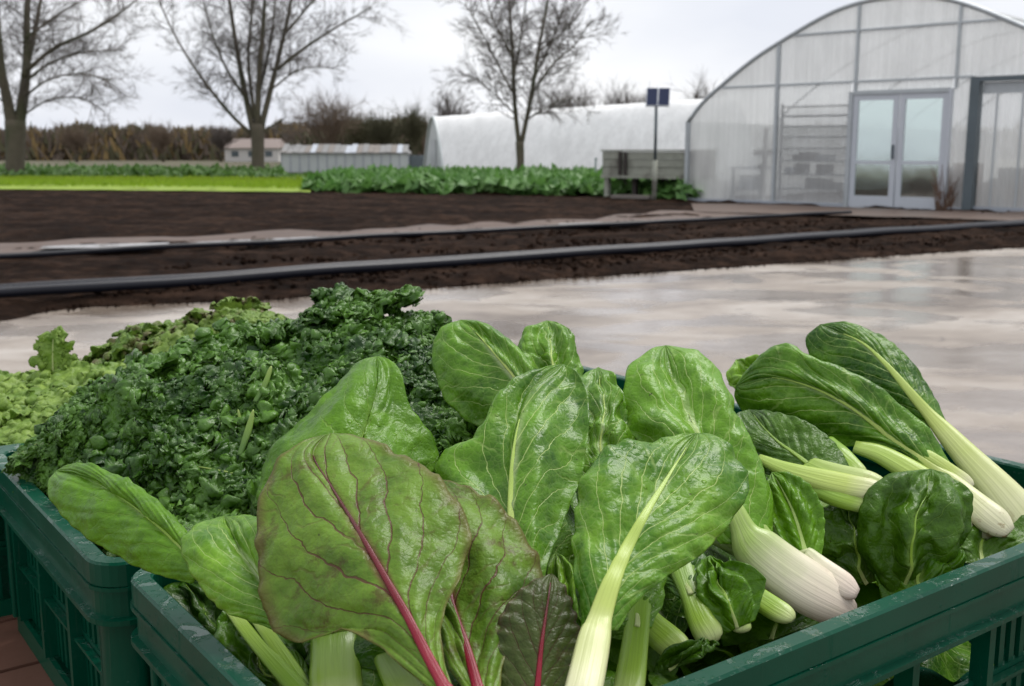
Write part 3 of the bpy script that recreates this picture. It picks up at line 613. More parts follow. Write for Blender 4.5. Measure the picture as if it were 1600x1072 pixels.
MB().box(-.03, wl+.03, -.05, 1.0, zt-.0, zt+.035).build('top_rim', M['oldwood'], pl); MB().box(-.03, wl+.03, -.045, 1.0, zb, zb+.075).build('floor', M['oldwood'], pl)
for x in (-.025, wl): MB().box(x, x+.025, .03, .95, zb+.08, zt-.005).build('end_board', M['oldwood'], pl)
for x in (.42, .55): MB().box(x, x+.07, -.075, -.04, zb+.076, zt-.01).build('batten', M['wooddark'], pl)
for x, y, mt, w in ((.04, 0, 'oldwood', .10), (wl-.30, .1, 'wooddark', .22), (.62, .2, 'wooddark', .10), (.04, .8, 'oldwood', .1), (1.15, .6, 'wooddark', .1)): MB().box(x, x+w, y, y+.12, 0, zb-.001).build('leg', M[mt], pl)
sp_ = empty('solar_panel'); tag(sp_, 'small blue solar panel on a tall grey pole by the planter', 'solar panel')
s0 = Pz(1023.5, 0, pd-1.5); zp = P(1024, 168, pd-1.5).z; zpt = P(1024, 140, pd-1.5).z
MB().tube([s0, (s0.x, s0.y, .9)], .05, 10).build('base_pole', M['oldwood'], sp_, smooth=True); MB().tube([(s0.x, s0.y, .9), (s0.x, s0.y, zp+.1)], .032, 10).build('pole', M['steeldark'], sp_, smooth=True)
M['cell'] = simple('blue solar cells', (.030, .040, .085), .5, .2, 4, .02, .001, spec=.15)
hw = .24
for x0, x1 in ((-hw, -.003), (.003, hw)):
    fr = MB().obox((s0.x+x0, s0.y-.16, zp), (x1-x0, 0, 0), (.04, .20, zpt-zp), (0, -.02, .02)).build('frame', M['alu'], sp_)
    MB().obox((s0.x+x0+.02, s0.y-.156, zp+.02), (x1-x0-.03, 0, 0), (.035, .185, (zpt-zp)*.92), (0, -.024, .024)).build('cells', M['cell'], fr)
MB().obox((s0.x-.03, s0.y-.03, zp), (.06, 0, 0), (0, .06, .0), (0, 0, .12)).build('bracket', M['steeldark'], sp_)
pst = MB().tube([Pz(931, 0, 30), Pz(931, .85, 30)], .03, 8); pst.tube([Pz(931, .851, 30), Pz(931, .9, 30)], .04, 8); tag(pst.build('marker_post', M['greyplastic']), 'slim grey post in front of the white tunnel, left of the planter', 'post')
tag(obj('stone_edging', *(lambda m: (m.v, m.f))(MB().obox(Pz(955, .09, pd-.8), wx*.9, wy*.25, (0, 0, .07))), M['kerb']), 'pale flat stone slab on the ground under the planter', 'slab')
# ---- trees
M['bark'] = simple('bark', (.095, .080, .055), .9, .4, 5, .8, .03, grime=(.045, .05, .022)); M['twig'] = simple('twigs', (.11, .092, .082), .9, .2, 4, .1, .01)
def grow(m, start, d, length, r, lvl, rr, up=.25, nchild=6, maxl=3, gravity=0.0):
    n = 5 if lvl < 2 else 4; pts = [start]; rad = [r]; dd = d.normalized()
    for i in range(n):
        dd = (dd+Vector((rr.gauss(0, .065), rr.gauss(0, .065), rr.gauss(0, .055)+up*.22-gravity))).normalized()
        pts.append(pts[-1]+dd*length/n); rad.append(r*(1-.8*(i+1)/n))
    m[0 if lvl < 1 else 1].tube(pts, rad, 5 if lvl < 2 else 3, cap=False)
    if lvl >= maxl: return
    for k in range(nchild):
        f = rr.uniform(.2, 1.0); i = min(n-1, int(f*n)); p = pts[i].lerp(pts[i+1], f*n-i)
        ax = (pts[i+1]-pts[i]).normalized(); a = Vector((rr.gauss(0, 1), rr.gauss(0, 1), rr.gauss(0, 1))); a = (a-ax*a.dot(ax)).normalized()
        grow(m, p, ax*rr.uniform(.7, 1.2)+a*rr.uniform(.5, .95), length*rr.uniform(.35, .6), max(.0055, r*.45), lvl+1, rr, up, nchild, maxl, gravity)
def tree(label, d, trunk, limbs, seed, dens=1.0, fan=1.0):
    rr = random.Random(seed); root = empty('bare_tree'); tag(root, label, 'tree', 'bare trees in the field')
    tr = MB(); lm = MB(); tw = MB(); sc = d/F
    def wpt(x, y, dd=0):
        return P(x, y, d+dd)
    tp = [wpt(x, y) for x, y, w in trunk]; tp[0].z = -.1
    tr.tube([Vector(q) for q in crom([tuple(q) for q in tp], 8)], list(np.interp(np.linspace(0, 1, 8), np.linspace(0, 1, len(trunk)), [w*.88*sc/2 for _, _, w in trunk])), 10)
    for pix, w0, w1, dd in limbs:
        n = len(pix); pts = [wpt(x, y, dd*i/(n-1)) for i, (x, y) in enumerate(pix)]
        c = [Vector(q) for q in crom([tuple(q) for q in pts], 14)]; rad = list(np.linspace(w0*.8*sc/2, w1*.65*sc/2, 14)); lm.tube(c, rad, 7)
        Ltot = sum((c[i+1]-c[i]).length for i in range(13))
        for k in range(int(7.5*Ltot*dens)):
            f = rr.uniform(.12, 1); i = min(12, int(f*13)); p = c[i].lerp(c[i+1], f*13-i); ax = (c[i+1]-c[i]).normalized()
            a = Vector((rr.gauss(0, 1), rr.gauss(0, 1), rr.gauss(0, .45))); a = (a-ax*a.dot(ax)).normalized()
            grow((lm, tw), p, ax*rr.uniform(.3, .8)+a*rr.uniform(.6, 1.1)+Vector((0, 0, .12)), rr.uniform(.7, 1.9)*fan, rr.uniform(.010, .02), 1, rr, .12, 6, 3, .01)
    tr.build('trunk', M['bark'], root, True); lm.build('limb', M['bark'], root, True); tw.build('twigs', M['twig'], root)
    return root
tree('leftmost bare tree, cut by the frame edge', 40, [(22, 275, 33), (24, 225, 32), (24, 190, 36)], [
    ([(20, 205), (12, 160), (2, 105), (-5, 30), (-12, -70)], 24, 9, -1), ([(28, 205), (36, 155), (42, 95), (42, 25), (48, -70)], 24, 9, .5),
    ([(38, 120), (50, 70), (60, 20), (72, -50)], 13, 6, 1.5), ([(42, 110), (85, 75), (140, 50), (185, 22), (225, -10)], 9, 3, -.5), ([(42, 125), (80, 98), (130, 82), (195, 78)], 6, 2, 1.5),
    ([(40, 150), (75, 125), (125, 115), (180, 128)], 5, 1.5, -1.5), ([(36, 180), (80, 155), (130, 155), (165, 175)], 4, 1.5, 1), ([(12, 150), (-20, 100), (-50, 40)], 8, 3, 1), ([(40, 60), (95, 20), (150, -10)], 6, 2, 2)], 11, 1.05, .82)
tree('middle bare tree with a low limb reaching left', 43, [(403, 285, 24), (403, 235, 22), (402, 195, 24)], [
    ([(396, 212), (360, 178), (310, 115), (268, 45), (240, -20)], 8, 3, -.5), ([(396, 205), (380, 130), (366, 50), (352, -50)], 14, 6, .8), ([(402, 205), (405, 120), (412, 30), (418, -70)], 13, 5, -.8),
    ([(408, 200), (428, 120), (446, 45), (465, -50)], 13, 5, .5), ([(434, 108), (480, 72), (530, 40), (580, 12)], 7, 2.5, -1), ([(398, 185), (388, 95), (394, 10), (396, -60)], 8, 4, 1.5),
    ([(404, 150), (424, 60), (432, -30)], 7, 3, 1.8), ([(410, 206), (432, 192), (450, 182)], 5, 1.5, .3), ([(388, 160), (350, 100), (325, 30), (310, -40)], 6, 2.5, 1.2), ([(424, 140), (465, 110), (505, 105), (540, 112)], 4, 1.5, 1.0), ([(448, 50), (490, 0), (520, -40)], 6, 2, .8)], 23, 1.05, .8)
tree('bare tree forking low in front of the white tunnel', 34, [(813, 285, 14), (813, 250, 14), (812, 222, 16)], [
    ([(811, 228), (804, 160), (801, 85), (796, 10), (790, -70)], 10, 4, .3), ([(814, 228), (830, 150), (842, 75), (858, -10), (868, -60)], 10, 4, -.4), ([(831, 148), (866, 98), (898, 70), (925, 30)], 5, 2, -.6),
    ([(804, 150), (775, 95), (750, 45), (727, 5)], 5, 2, .7), ([(806, 180), (770, 145), (745, 124), (728, 116)], 3.5, 1.2, -.5), ([(836, 120), (868, 50), (890, -20)], 5, 2, .8), ([(803, 120), (815, 50), (826, -30)], 5, 2, .9),
    ([(826, 185), (860, 165), (885, 152), (905, 152)], 3.5, 1.2, .6), ([(802, 90), (770, 30), (755, -30)], 5, 2, -.7), ([(842, 80), (890, 40), (925, -10)], 4, 1.5, .3)], 37, 1.25, .62)
# far small trees that stick out above the wood and the tunnel
def far_tree(px, ytop, d, wpx, seed, label, mt='twig'):
    rr = random.Random(seed); root = empty('far_tree'); tag(root, label, 'tree', 'far trees on the skyline'); b = P(px, 250, d); b.z = 0; top = P(px, ytop, d).z; hw = wpx*d/F/2
    t = MB(); t.tube([b, b+Vector((.05, 0, top*.45))], [.16, .10], 6); t.build('trunk', M['bark'], root, True); tw = MB(); lm = MB()
    for k in range(46):
        z = top*rr.uniform(.18, .6); a = rr.uniform(0, 6.28); tgt = b+Vector((math.cos(a)*hw*rr.uniform(.2, 1), math.sin(a)*hw*rr.uniform(.2, 1), top*rr.uniform(.62, 1)))
        p0 = b+Vector((0, 0, z)); grow((lm, tw), p0, tgt-p0, (tgt-p0).length, .045, 1, rr, .1, 8, 3)
    lm.v and lm.build('limb', M['bark'], root); tw.build('crown', M[mt], root); return root
M['twigolive'] = simple('olive twigs', (.10, .095, .05), .9, .25, 3, .1, .01); M['twigrust'] = simple('rusty twigs', (.15, .11, .08), .9, .25, 3, .1, .01); M['twigdark'] = simple('dark twigs', (.085, .082, .046), .9, .25, 3, .1, .01)
for a in ((515, 163, 75, 95, 1, 'round bare tree standing above the old glasshouse', 'twigrust'), (560, 190, 80, 50, 2, 'olive tree right of the round bare tree', 'twigolive'), (600, 188, 80, 46, 3, 'dark olive tree in the middle behind the old glasshouse', 'twigdark'),
          (645, 178, 80, 44, 4, 'narrow dark tree next to the left end of the white tunnel', 'twigdark'), (705, 160, 75, 60, 5, 'bare tree rising behind the left end of the tunnel ridge', 'twig'), (965, 152, 80, 40, 6, 'small bare tree above the tunnel ridge left of the solar panel', 'twig'),
          (1095, 150, 80, 36, 7, 'small bare tree above the tunnel ridge beside the greenhouse', 'twig'), (885, 158, 70, 70, 8, 'wide bare tree behind the tunnel ridge right of the forked tree', 'twig'), (1000, 160, 82, 24, 9, 'tiny bare tree just left of the solar panel', 'twig'), (120, 205, 105, 60, 10, 'bare tree rising from the far wood right of the leftmost tree', 'twigrust'), (255, 203, 105, 50, 11, 'bare tree rising from the far wood midway between the two left trees', 'twigrust'), (345, 205, 105, 44, 12, 'small bare tree in the far wood just left of the middle tree', 'twig'), (470, 205, 95, 50, 13, 'low bare tree in the far wood just right of the middle tree', 'twigrust')): far_tree(*a)
# the far wood, one mass
def wood(name, label, d, x0, x1, ytop, mats, n, seed):
    rr = random.Random(seed)
    for mt in mats:
        V = []; Fc = []
        for _ in range(n):
            px = rr.uniform(x0, x1); hh = ytop+14*mnoise.noise(Vector((px*.012, seed, 0)))+9*mnoise.noise(Vector((px*.07, seed, 5)))+5*mnoise.noise(Vector((px*.25, seed, 5)))+45*max(0, 1-(px-x0)/90)**2
            y = rr.uniform(hh, 262) if rr.random() < .8 else hh+rr.uniform(-5, 4)
            if mnoise.noise(Vector((px*.03, y*.05, len(mt) % 7))) < -.05 and mt != mats[0]: continue
            p = P(px, y, d+rr.uniform(-8, 8)); k_ = max(0, min(1, (y-hh)/22)); l = rr.uniform(.25, 1.0)*(1+k_); w = rr.uniform(.04, .14)*(1+1.8*k_); a = rr.uniform(-.6, .6)
            dr_ = Vector((math.sin(a), rr.uniform(-.3, .3), math.cos(a)))*l; s = Vector((rr.uniform(.5, 1), rr.uniform(-1, 1), 0))*w; i = len(V)
            V += [p-s, p+s, p+dr_+s*.3, p+dr_-s*.3]; Fc.append((i, i+1, i+2, i+3))
        tag(obj(name, V, Fc, M[mt]), label, None, kind='stuff')
M['ochre'] = simple('ochre scrub', (.21, .145, .06), .9, .3, 2, .1, .01); M['scrub'] = simple('brown scrub', (.13, .10, .078), .9, .3, 2, .1, .01)
wood('far_wood', 'far brown bare wood along the horizon', 130, -700, 760, 209, ['scrub', 'ochre', 'twigolive'], 16000, 3)
wood('far_scrub', 'olive brown scrub behind the old glasshouse', 92, 450, 690, 205, ['twigdark', 'twigrust', 'twigolive'], 3200, 8)
wood('hedge', 'far low hedge beyond the greenhouses', 150, 700, 2600, 205, ['scrub', 'twigolive'], 7000, 12)
# ================================================================== FOREGROUND
H = .26; RIM = CAMZ-H; CH = .165
NC = Vector((-.2146*H, 1.499*H, 0)); AZ = R(36.3)
uR = Vector((math.cos(AZ), math.sin(AZ), 0)); uL = Vector((-math.sin(AZ), math.cos(AZ), 0))
def cpos(s, t, z): q = NC+uR*s+uL*t; return Vector((q.x, q.y, z))
# ---- plank table under the crates
M['plank'] = simple('wet brown planks', (.13, .062, .043), .45, .4, 14, .4, .004)
tb = empty('plank_table', cpos(.25, .5, 0), AZ); tag(tb, 'low brown plank table under the green crates', 'table')
TT = RIM-CH
for k in range(13):
    MB().box(-.62, .62, -.65+k*.105, -.65+k*.105+.099, TT-.028, TT-.001).build('plank', M['plank'], tb)
for x, y in ((-.56, -.6), (.5, -.6), (-.56, .64), (.5, .64)): MB().box(x, x+.06, y, y+.06, 0.004, TT-.07).build('leg', M['plank'], tb)
for y in (-.595, .645): MB().box(-.56, .56, y, y+.045, TT-.069, TT-.029).build('beam', M['plank'], tb)
# ---- green crates
def plastic_mat():
    t = NT('wet green plastic'); co = t.coord(); n = t.noise(co, 14, 4); n2 = t.noise(co, 70, 5, .65, .5)
    c = t.mix(n, (.0002, .030, .015), (.0005, .074, .040))
    flake = t.sstep(t.noise(co, 42, 5, .7, .9), .52, .58)
    geo = t.n('ShaderNodeNewGeometry'); up = t.sstep(t.n('ShaderNodeSeparateXYZ', {0: geo.outputs['Normal']}).outputs[2], .5, .9)
    dr = t.n('ShaderNodeTexVoronoi', {'Vector': co, 'Scale': 190.0}).outputs[0]; dm = t.math('MULTIPLY', t.math('SUBTRACT', 1, t.sstep(dr, .12, .32)), t.sstep(t.noise(co, 30, 2), .55, .62))
    run = t.sstep(t.noise(t.mapped(co, (90, 90, 9)), 1.0, 3, .6), .60, .70)
    h = t.math('ADD', t.math('MULTIPLY', t.math('MULTIPLY', flake, up), .9), t.math('ADD', t.math('MULTIPLY', dm, .9), t.math('ADD', t.math('MULTIPLY', n2, .25), t.math('MULTIPLY', t.math('MULTIPLY', run, t.math('SUBTRACT', 1, up)), .6))))
    c = t.mix(t.math('MULTIPLY', t.sstep(t.noise(co, 9, 6, .75), .60, .72), .25), c, (.05, .085, .07))
    p = t.princ(Base_Color=c, Roughness=.45, Specular_IOR_Level=.08, Normal=t.bump(n2, .12, .001), Coat_Weight=t.math('ADD', t.math('MULTIPLY', t.math('MULTIPLY', flake, up), .6), .25), Coat_Roughness=.05, Coat_Normal=t.bump(h, .6, .0016))
    return t.done(p)
M['crate'] = plastic_mat()
def ring(prof, Lx, Ly, r, ns=7):       # sweep a closed profile [(inset, z)] round a rounded rectangle
    V = []; loops = 0
    for (cx, cy, a0) in ((Lx-r, r, -90), (Lx-r, Ly-r, 0), (r, Ly-r, 90), (r, r, 180)):
        for k in range(ns+1):
            a = R(a0+90*k/ns); loops += 1
            for ins, z in prof:
                rr = r-ins
                if rr >= .002: V.append((cx+math.cos(a)*rr, cy+math.sin(a)*rr, z))
                else: V.append((cx+math.cos(a)*.002+(rr-.002)*(math.sqrt(2)*math.cos(R(a0+45))), cy+math.sin(a)*.002+(rr-.002)*(math.sqrt(2)*math.sin(R(a0+45))), z))
    m = len(prof); f = [(i*m+j, ((i+1) % loops)*m+j, ((i+1) % loops)*m+(j+1) % m, i*m+(j+1) % m) for i in range(loops) for j in range(m)]
    return V, f
def crate(s0, s1, t0, t1, label, ztop=RIM, open_bays=(), hgt=CH):
    Lx, Ly = s1-s0, t1-t0; e = empty('crate', cpos(s0, t0, ztop-hgt), AZ); tag(e, label, 'crate', 'green plastic crates on the table')
    zt = hgt
    prof = [(0, zt-.016), (0, zt-.0015), (.0015, zt), (.0115, zt), (.013, zt-.0015), (.013, zt-.03), (.0105, zt-.03), (.0100, zt-.005), (.004, zt-.005), (.004, zt-.0155)]
    V, f = ring(prof, Lx, Ly, .024); o = obj('rim', V, f, M['crate'], e, smooth=False)
    prof = [(.0038, zt-.042), (.0038, zt-.0165), (-.0012, zt-.0165), (-.0012, zt-.0192), (.0022, zt-.0200), (.0022, zt-.0375), (-.0022, zt-.0385), (-.0022, zt-.0420), (.010, zt-.0425), (.010, zt-.016)]
    V, f = ring(prof[::-1] if 0 else prof, Lx, Ly, .024); obj('lip', V, f, M['crate'], e)
    V, f = ring([(.012, .0), (.012, .018), (.016, .018), (.016, .0)], Lx, Ly, .02); obj('base_band', V, f, M['crate'], e)
    MB().box(.016, Lx-.016, .016, Ly-.016, .002, .006).build('floor', M['crate'], e)
    V, f = ring([(.0185, .018), (.0185, zt-.03), (.0205, zt-.03), (.0205, .018)], Lx, Ly, .03)
    # corner columns
    for cx, cy, a0 in ((.028, .028, 180), (Lx-.028, .028, -90), (Lx-.028, Ly-.028, 0), (.028, Ly-.028, 90)):
        pv = []; n = 8
        for z in (.018, zt-.0426):
            for k in range(n+1):
                a = R(a0-12+114*k/n); pv.append((cx+math.cos(a)*.021, cy+math.sin(a)*.021, z))
            for k in range(n+1):
                a = R(a0-12+114*(n-k)/n); pv.append((cx+math.cos(a)*.017, cy+math.sin(a)*.017, z))
        m = 2*n+2; obj('corner_post', pv, [(j, (j+1) % m, m+(j+1) % m, m+j) for j in range(m)], M['crate'], e, smooth=True)
    slat = None; short = None
    z0, z1, zm = .018, zt-.0427, (zt-.0427+.018)*.47
    def side(org, dx, dn, L, opens):
        nonlocal slat, short
        nb = max(2, round((L-.08)/.082)); bw = (L-.08)/nb
        for k in range(nb+1):
            x = .04+k*bw; MB().obox(org+dx*(x-.0035)+Vector((0, 0, z0)), dx*.007, dn*-.013, (0, 0, z1-z0)).build('rib', M['crate'], e)
        MB().obox(org+dx*.04+dn*-.009+Vector((0, 0, zm-.007)), dx*(L-.08), dn*-.0035, (0, 0, .014)).build('band', M['crate'], e)
        MB().obox(org+dx*.04+dn*-.0085+Vector((0, 0, zm+.0005)), dx*(L-.08), dn*.0060, (0, 0, .0025)).build('ridge', M['crate'], e)
        for k in range(nb):
            if k in opens: continue
            ns_ = 6; pitch = (bw-.007)/ns_
            for j in range(ns_+1):
                x = .04+k*bw+.0035+j*pitch-.0031
                if j == 0: x += .0031
                if j == ns_: x -= .0031
                nm = obj('slat', [], [], M['crate'], e) if False else None
                m = MB().obox((0, 0, 0), dx*.0062, dn*-.0028, (0, 0, z1-z0))
                q = org+dx*x+dn*-.0096+Vector((0, 0, z0))
                key = (round(dx.x, 3), round(dx.y, 3), round(dn.x, 3), round(dn.y, 3))
                if key not in cache: o_ = m.build('slat', M['crate'], e); cache[key] = o_.data
                else: o_ = bpy.data.objects.new('slat', cache[key]); C.objects.link(o_); o_.parent = e
                o_.location = q
    cache = {}
    X, Y = Vector((1, 0, 0)), Vector((0, 1, 0)); i = .010
    side(Vector((0, i, 0)), X, Vector((0, -1, 0)), Lx, open_bays); side(Vector((i, 0, 0)), Y, Vector((-1, 0, 0)), Ly, ())
    for (a, b, c_, d) in ((.04, Lx-.04, Ly-.016, Ly-.013), (Lx-.016, Lx-.013, .04, Ly-.04)): MB().box(a, b, c_, d, .018, zt-.0427).build('side_panel', M['crate'], e)
    return e
crate(0, .687, 0, .322, 'green plastic crate in front, holding bok choy and chard', open_bays=(3, 4))
crate(-.012, .660, .332, .675, 'green plastic crate in the middle, heaped with dark curly kale')
crate(-.10, .575, .686, 1.025, 'green plastic crate at the back, holding pale lettuce', ztop=RIM-.004)

# ---- the big leaves
def thing(name, label, cat, group=None): return tag(empty(name), label, cat, group)
B, S_ = M['bok'], M['bokstalk']
t = thing('chard_leaf', 'largest green chard leaf with a red midrib, front centre left', 'chard leaf', 'chard leaves')
leaf(t, [(690, 1090), (640, 1052), (590, 1012), (540, 984), (495, 1000), (455, 1001), (415, 965), (402, 880), (402, 790), (428, 722), (470, 690), (518, 677)],
     [(712, 1090), (695, 1035), (690, 985), (700, 940), (724, 890), (734, 840), (714, 790), (665, 742), (605, 702), (560, 682), (518, 677)],
     [(702, 1090, .468), (665, 1020, .488), (635, 960, .503), (600, 898, .520), (565, 838, .540), (520, 765, .572), (490, 715, .595), (518, 677, .615)][:7]+[(505, 685, .612), (518, 677, .616)],
     M['chard'], M['chardstalk'], [(716, 1130, .458, 34), (702, 1090, .468, 29), (688, 1062, .474, 26)], ribw=(19, 2), rib_end=.90, ratio=.6, sl=.30, sr=.45, puff=.0015, ruffle=.0014, fold=.0025, nfold=1.6, nveins=5.5, slant=.5, nv=80, nu=36, bow=-.05, dd=.012, edge=.45)
t = thing('chard_leaf', 'second green chard leaf with a red midrib, tucked behind the largest', 'chard leaf', 'chard leaves')
leaf(t, [(735, 1090), (700, 1040), (688, 980), (660, 930), (640, 870), (635, 810), (650, 765), (680, 748)],
     [(780, 1090), (790, 1020), (822, 960), (848, 905), (832, 850), (785, 792), (730, 760), (680, 748)],
     [(752, 1095, .492), (730, 1015, .520), (708, 950, .540), (695, 880, .560), (685, 800, .590), (680, 748, .615)],
     M['chard'], M['chardstalk'], [(768, 1140, .482, 30), (752, 1095, .492, 26), (742, 1060, .505, 23)], ribw=(18, 2), ratio=.6, sl=.2, sr=.40, puff=.0015, ruffle=.0016, fold=.002, nveins=5.5, slant=.5, bow=-.1, dd=.014, edge=.5)
t = thing('chard_leaf', 'dark purplish chard leaf low behind the second chard leaf', 'chard leaf', 'chard leaves')
leaf(t, [(780, 1095), (765, 1020), (790, 950), (825, 912), (862, 896)], [(890, 1095), (903, 1040), (897, 970), (883, 920), (862, 896)], [(838, 1095, .515), (846, 1010, .532), (856, 940, .548), (862, 898, .562)],
     M['charddark'], M['chardstalk'], None, ribw=(9, 2), sl=.2, sr=.5, ruffle=.0015, puff=.0006, nveins=6, slant=.5, edge=.5)
t = thing('bok_choy_leaf', 'broad pale green bok choy leaf with wide white stalk, front centre right', 'bok choy leaf', 'bok choy leaves')
leaf(t, [(905, 1010), (905, 945), (894, 870), (901, 790), (925, 730), (965, 698), (1020, 690), (1055, 680), (1090, 677)],
     [(965, 985), (990, 945), (1035, 905), (1100, 862), (1150, 808), (1170, 757), (1153, 710), (1125, 684), (1090, 677)],
     [(932, 985, .500), (950, 925, .512), (975, 865, .528), (1010, 800, .550), (1050, 735, .580), (1072, 700, .60), (1090, 677, .615)],
     M['bokpale'], S_, [(900, 1130, .455, 64), (910, 1085, .464, 60), (922, 1030, .482, 56), (932, 980, .497, 50), (940, 955, .504, 44)], ribw=(40, 1.5), ratio=.4, sl=.55, sr=.30, puff=.0015, ruffle=.0016, fold=.002, nfold=1.5, nveins=8, nv=72, nu=34, dd=.028)
t = thing('bok_choy_leaf', 'upright glossy bok choy leaf with white midrib, standing between the chard and the pale leaf', 'bok choy leaf', 'bok choy leaves')
leaf(t, [(815, 930), (775, 850), (720, 790), (688, 735), (715, 705), (745, 690), (765, 655), (800, 608), (840, 578), (880, 569)],
     [(845, 930), (862, 850), (888, 780), (908, 730), (920, 660), (917, 612), (902, 582), (880, 569)],
     [(822, 930, .575), (803, 840, .600), (799, 750, .630), (808, 670, .655), (832, 610, .685), (880, 569, .71)],
     B, S_, [(850, 1010, .555, 40), (822, 930, .578, 34), (808, 860, .594, 30)], ribw=(28, 1.5), rib_end=.72, sl=.9, sr=.10, puff=.0017, fold=.0065, nfold=1.7, ruffle=.001, nveins=8, bow=.12)
t = thing('bok_choy_leaf', 'rounded bok choy leaf leaning left against the dark kale', 'bok choy leaf', 'bok choy leaves')
leaf(t, [(810, 662), (765, 672), (725, 655), (692, 620), (675, 570), (675, 532), (690, 510), (720, 500)], [(850, 610), (828, 568), (805, 537), (775, 513), (745, 502), (720, 500)],
     [(842, 640, .755), (812, 598, .775), (775, 555, .795), (742, 520, .815), (720, 500, .83)], B, S_, None, ribw=(9, 1), rib_end=.9, sl=.3, sr=.5, nveins=8, fold=.002)
t = thing('bok_choy_leaf', 'small domed bok choy leaf peeking over the upright glossy leaf', 'bok choy leaf', 'bok choy leaves')
leaf(t, [(830, 650), (814, 590), (808, 540), (825, 511), (855, 501)], [(915, 650), (914, 580), (901, 536), (882, 507), (855, 501)], [(868, 650, .79), (862, 570, .82), (857, 530, .84), (855, 501, .865)], B, S_, None, ribw=(7, 1), sl=.5, sr=.5, fold=.003, crumple=.004)
t = thing('bok_choy_leaf', 'crinkled leaf right of the upright glossy leaf, edge on', 'bok choy leaf', 'bok choy leaves')
leaf(t, [(905, 800), (890, 720), (896, 640), (910, 592), (935, 574)], [(980, 800), (992, 700), (984, 640), (965, 595), (935, 574)], [(940, 800, .68), (940, 700, .705), (940, 630, .735), (935, 574, .77)], B, S_, None, ribw=(5, 1), sl=.6, sr=.8, crumple=.005, fold=.002)
# bok choy head lying across the rim
t = thing('bok_choy', 'bok choy head with a pinkish white base resting on the front crate rim', 'bok choy', 'bok choy heads')
leaf(t, [(1125, 850), (1070, 775), (1005, 695), (977, 660), (967, 612), (985, 570), (1010, 548), (1040, 540)], [(1208, 850), (1202, 790), (1182, 722), (1152, 660), (1137, 612), (1116, 567), (1085, 545), (1040, 540)],
     [(1172, 850, .678), (1135, 775, .692), (1098, 690, .715), (1068, 620, .745), (1045, 565, .775), (1040, 540, .795)], B, M['pinkstalk'],
     [(1334, 958, .668, 70), (1306, 942, .667, 84), (1265, 920, .666, 92), (1215, 885, .671, 86), (1172, 848, .677, 80), (1150, 810, .684, 66)], ribw=(44, 1), rib_end=.7, ratio=.5, as_part=True, sl=.1, sr=.85, fold=.006, nfold=1.6, puff=.002, crumple=.003)
leaf(t, [(1238, 880), (1208, 815), (1196, 765), (1206, 738)], [(1282, 880), (1286, 810), (1268, 765), (1235, 740), (1206, 738)], [(1262, 880, .612), (1242, 805, .632), (1220, 760, .648), (1206, 738, .66)], M['savoy'], M['pinkstalk'],
     [(1340, 928, .598, 42), (1322, 918, .600, 48), (1290, 895, .606, 44), (1258, 862, .615, 26), (1248, 835, .62, 18)], ribw=(10, 1), as_part=True, sl=.2, sr=.3, fold=.002, dd=.068)
for pts in ([(1290, 928, .600, 60), (1230, 872, .618, 46), (1180, 838, .628, 40), (1120, 818, .64, 26)], [(1245, 918, .602, 50), (1180, 868, .620, 44), (1125, 842, .632, 30), (1085, 830, .64, 18)], [(1265, 915, .604, 46), (1205, 850, .615, 30), (1170, 800, .625, 18)]):
    stem(t, pts, M['pinkstalk'], 'stalk', dd=.072)
# head at the right
t = thing('bok_choy', 'bok choy head with long white stalks at the right end of the crate', 'bok choy', 'bok choy heads')
leaf(t, [(1462, 752), (1395, 698), (1310, 697), (1235, 687), (1172, 656), (1149, 625), (1150, 603)], [(1492, 735), (1440, 660), (1345, 590), (1268, 558), (1238, 538), (1207, 540), (1172, 572), (1150, 603)],
     [(1482, 748, .735), (1402, 692, .755), (1335, 640, .775), (1270, 606, .795), (1205, 590, .818), (1150, 603, .84)], B, S_, [(1578, 832, .690, 52), (1545, 808, .70, 54), (1510, 775, .718, 40), (1478, 746, .733, 30), (1450, 725, .74, 18)], ribw=(13, 1), rib_end=.85, as_part=True, sl=.6, sr=.55, fold=.002, nveins=11, nv=72, nu=34, puff=.0017, dd=.062)
leaf(t, [(1440, 682), (1388, 648), (1330, 612), (1282, 577), (1262, 548), (1262, 524), (1282, 507)], [(1480, 662), (1452, 602), (1412, 552), (1372, 521), (1325, 504), (1282, 507)],
     [(1462, 660, .785), (1425, 617, .800), (1385, 570, .820), (1345, 535, .842), (1282, 507, .87)], M['bok'], S_, [(1650, 870, .705, 60), (1610, 828, .716, 78), (1560, 765, .738, 60), (1505, 707, .762, 42), (1462, 658, .783, 30), (1440, 632, .79, 22)], ribw=(20, 1.5), rib_end=.85, as_part=True, sl=.55, sr=.6, nveins=11, puff=.0017, dd=.062)
for pts in ([(1556, 836, .70, 48), (1515, 808, .71, 50), (1450, 755, .73, 44), (1380, 712, .75, 34), (1335, 698, .76, 22)], [(1518, 826, .70, 40), (1468, 806, .705, 42), (1430, 780, .72, 36)], [(1520, 760, .728, 26), (1450, 712, .745, 20), (1400, 690, .76, 14)]): stem(t, pts, S_, 'stalk', dd=.064)
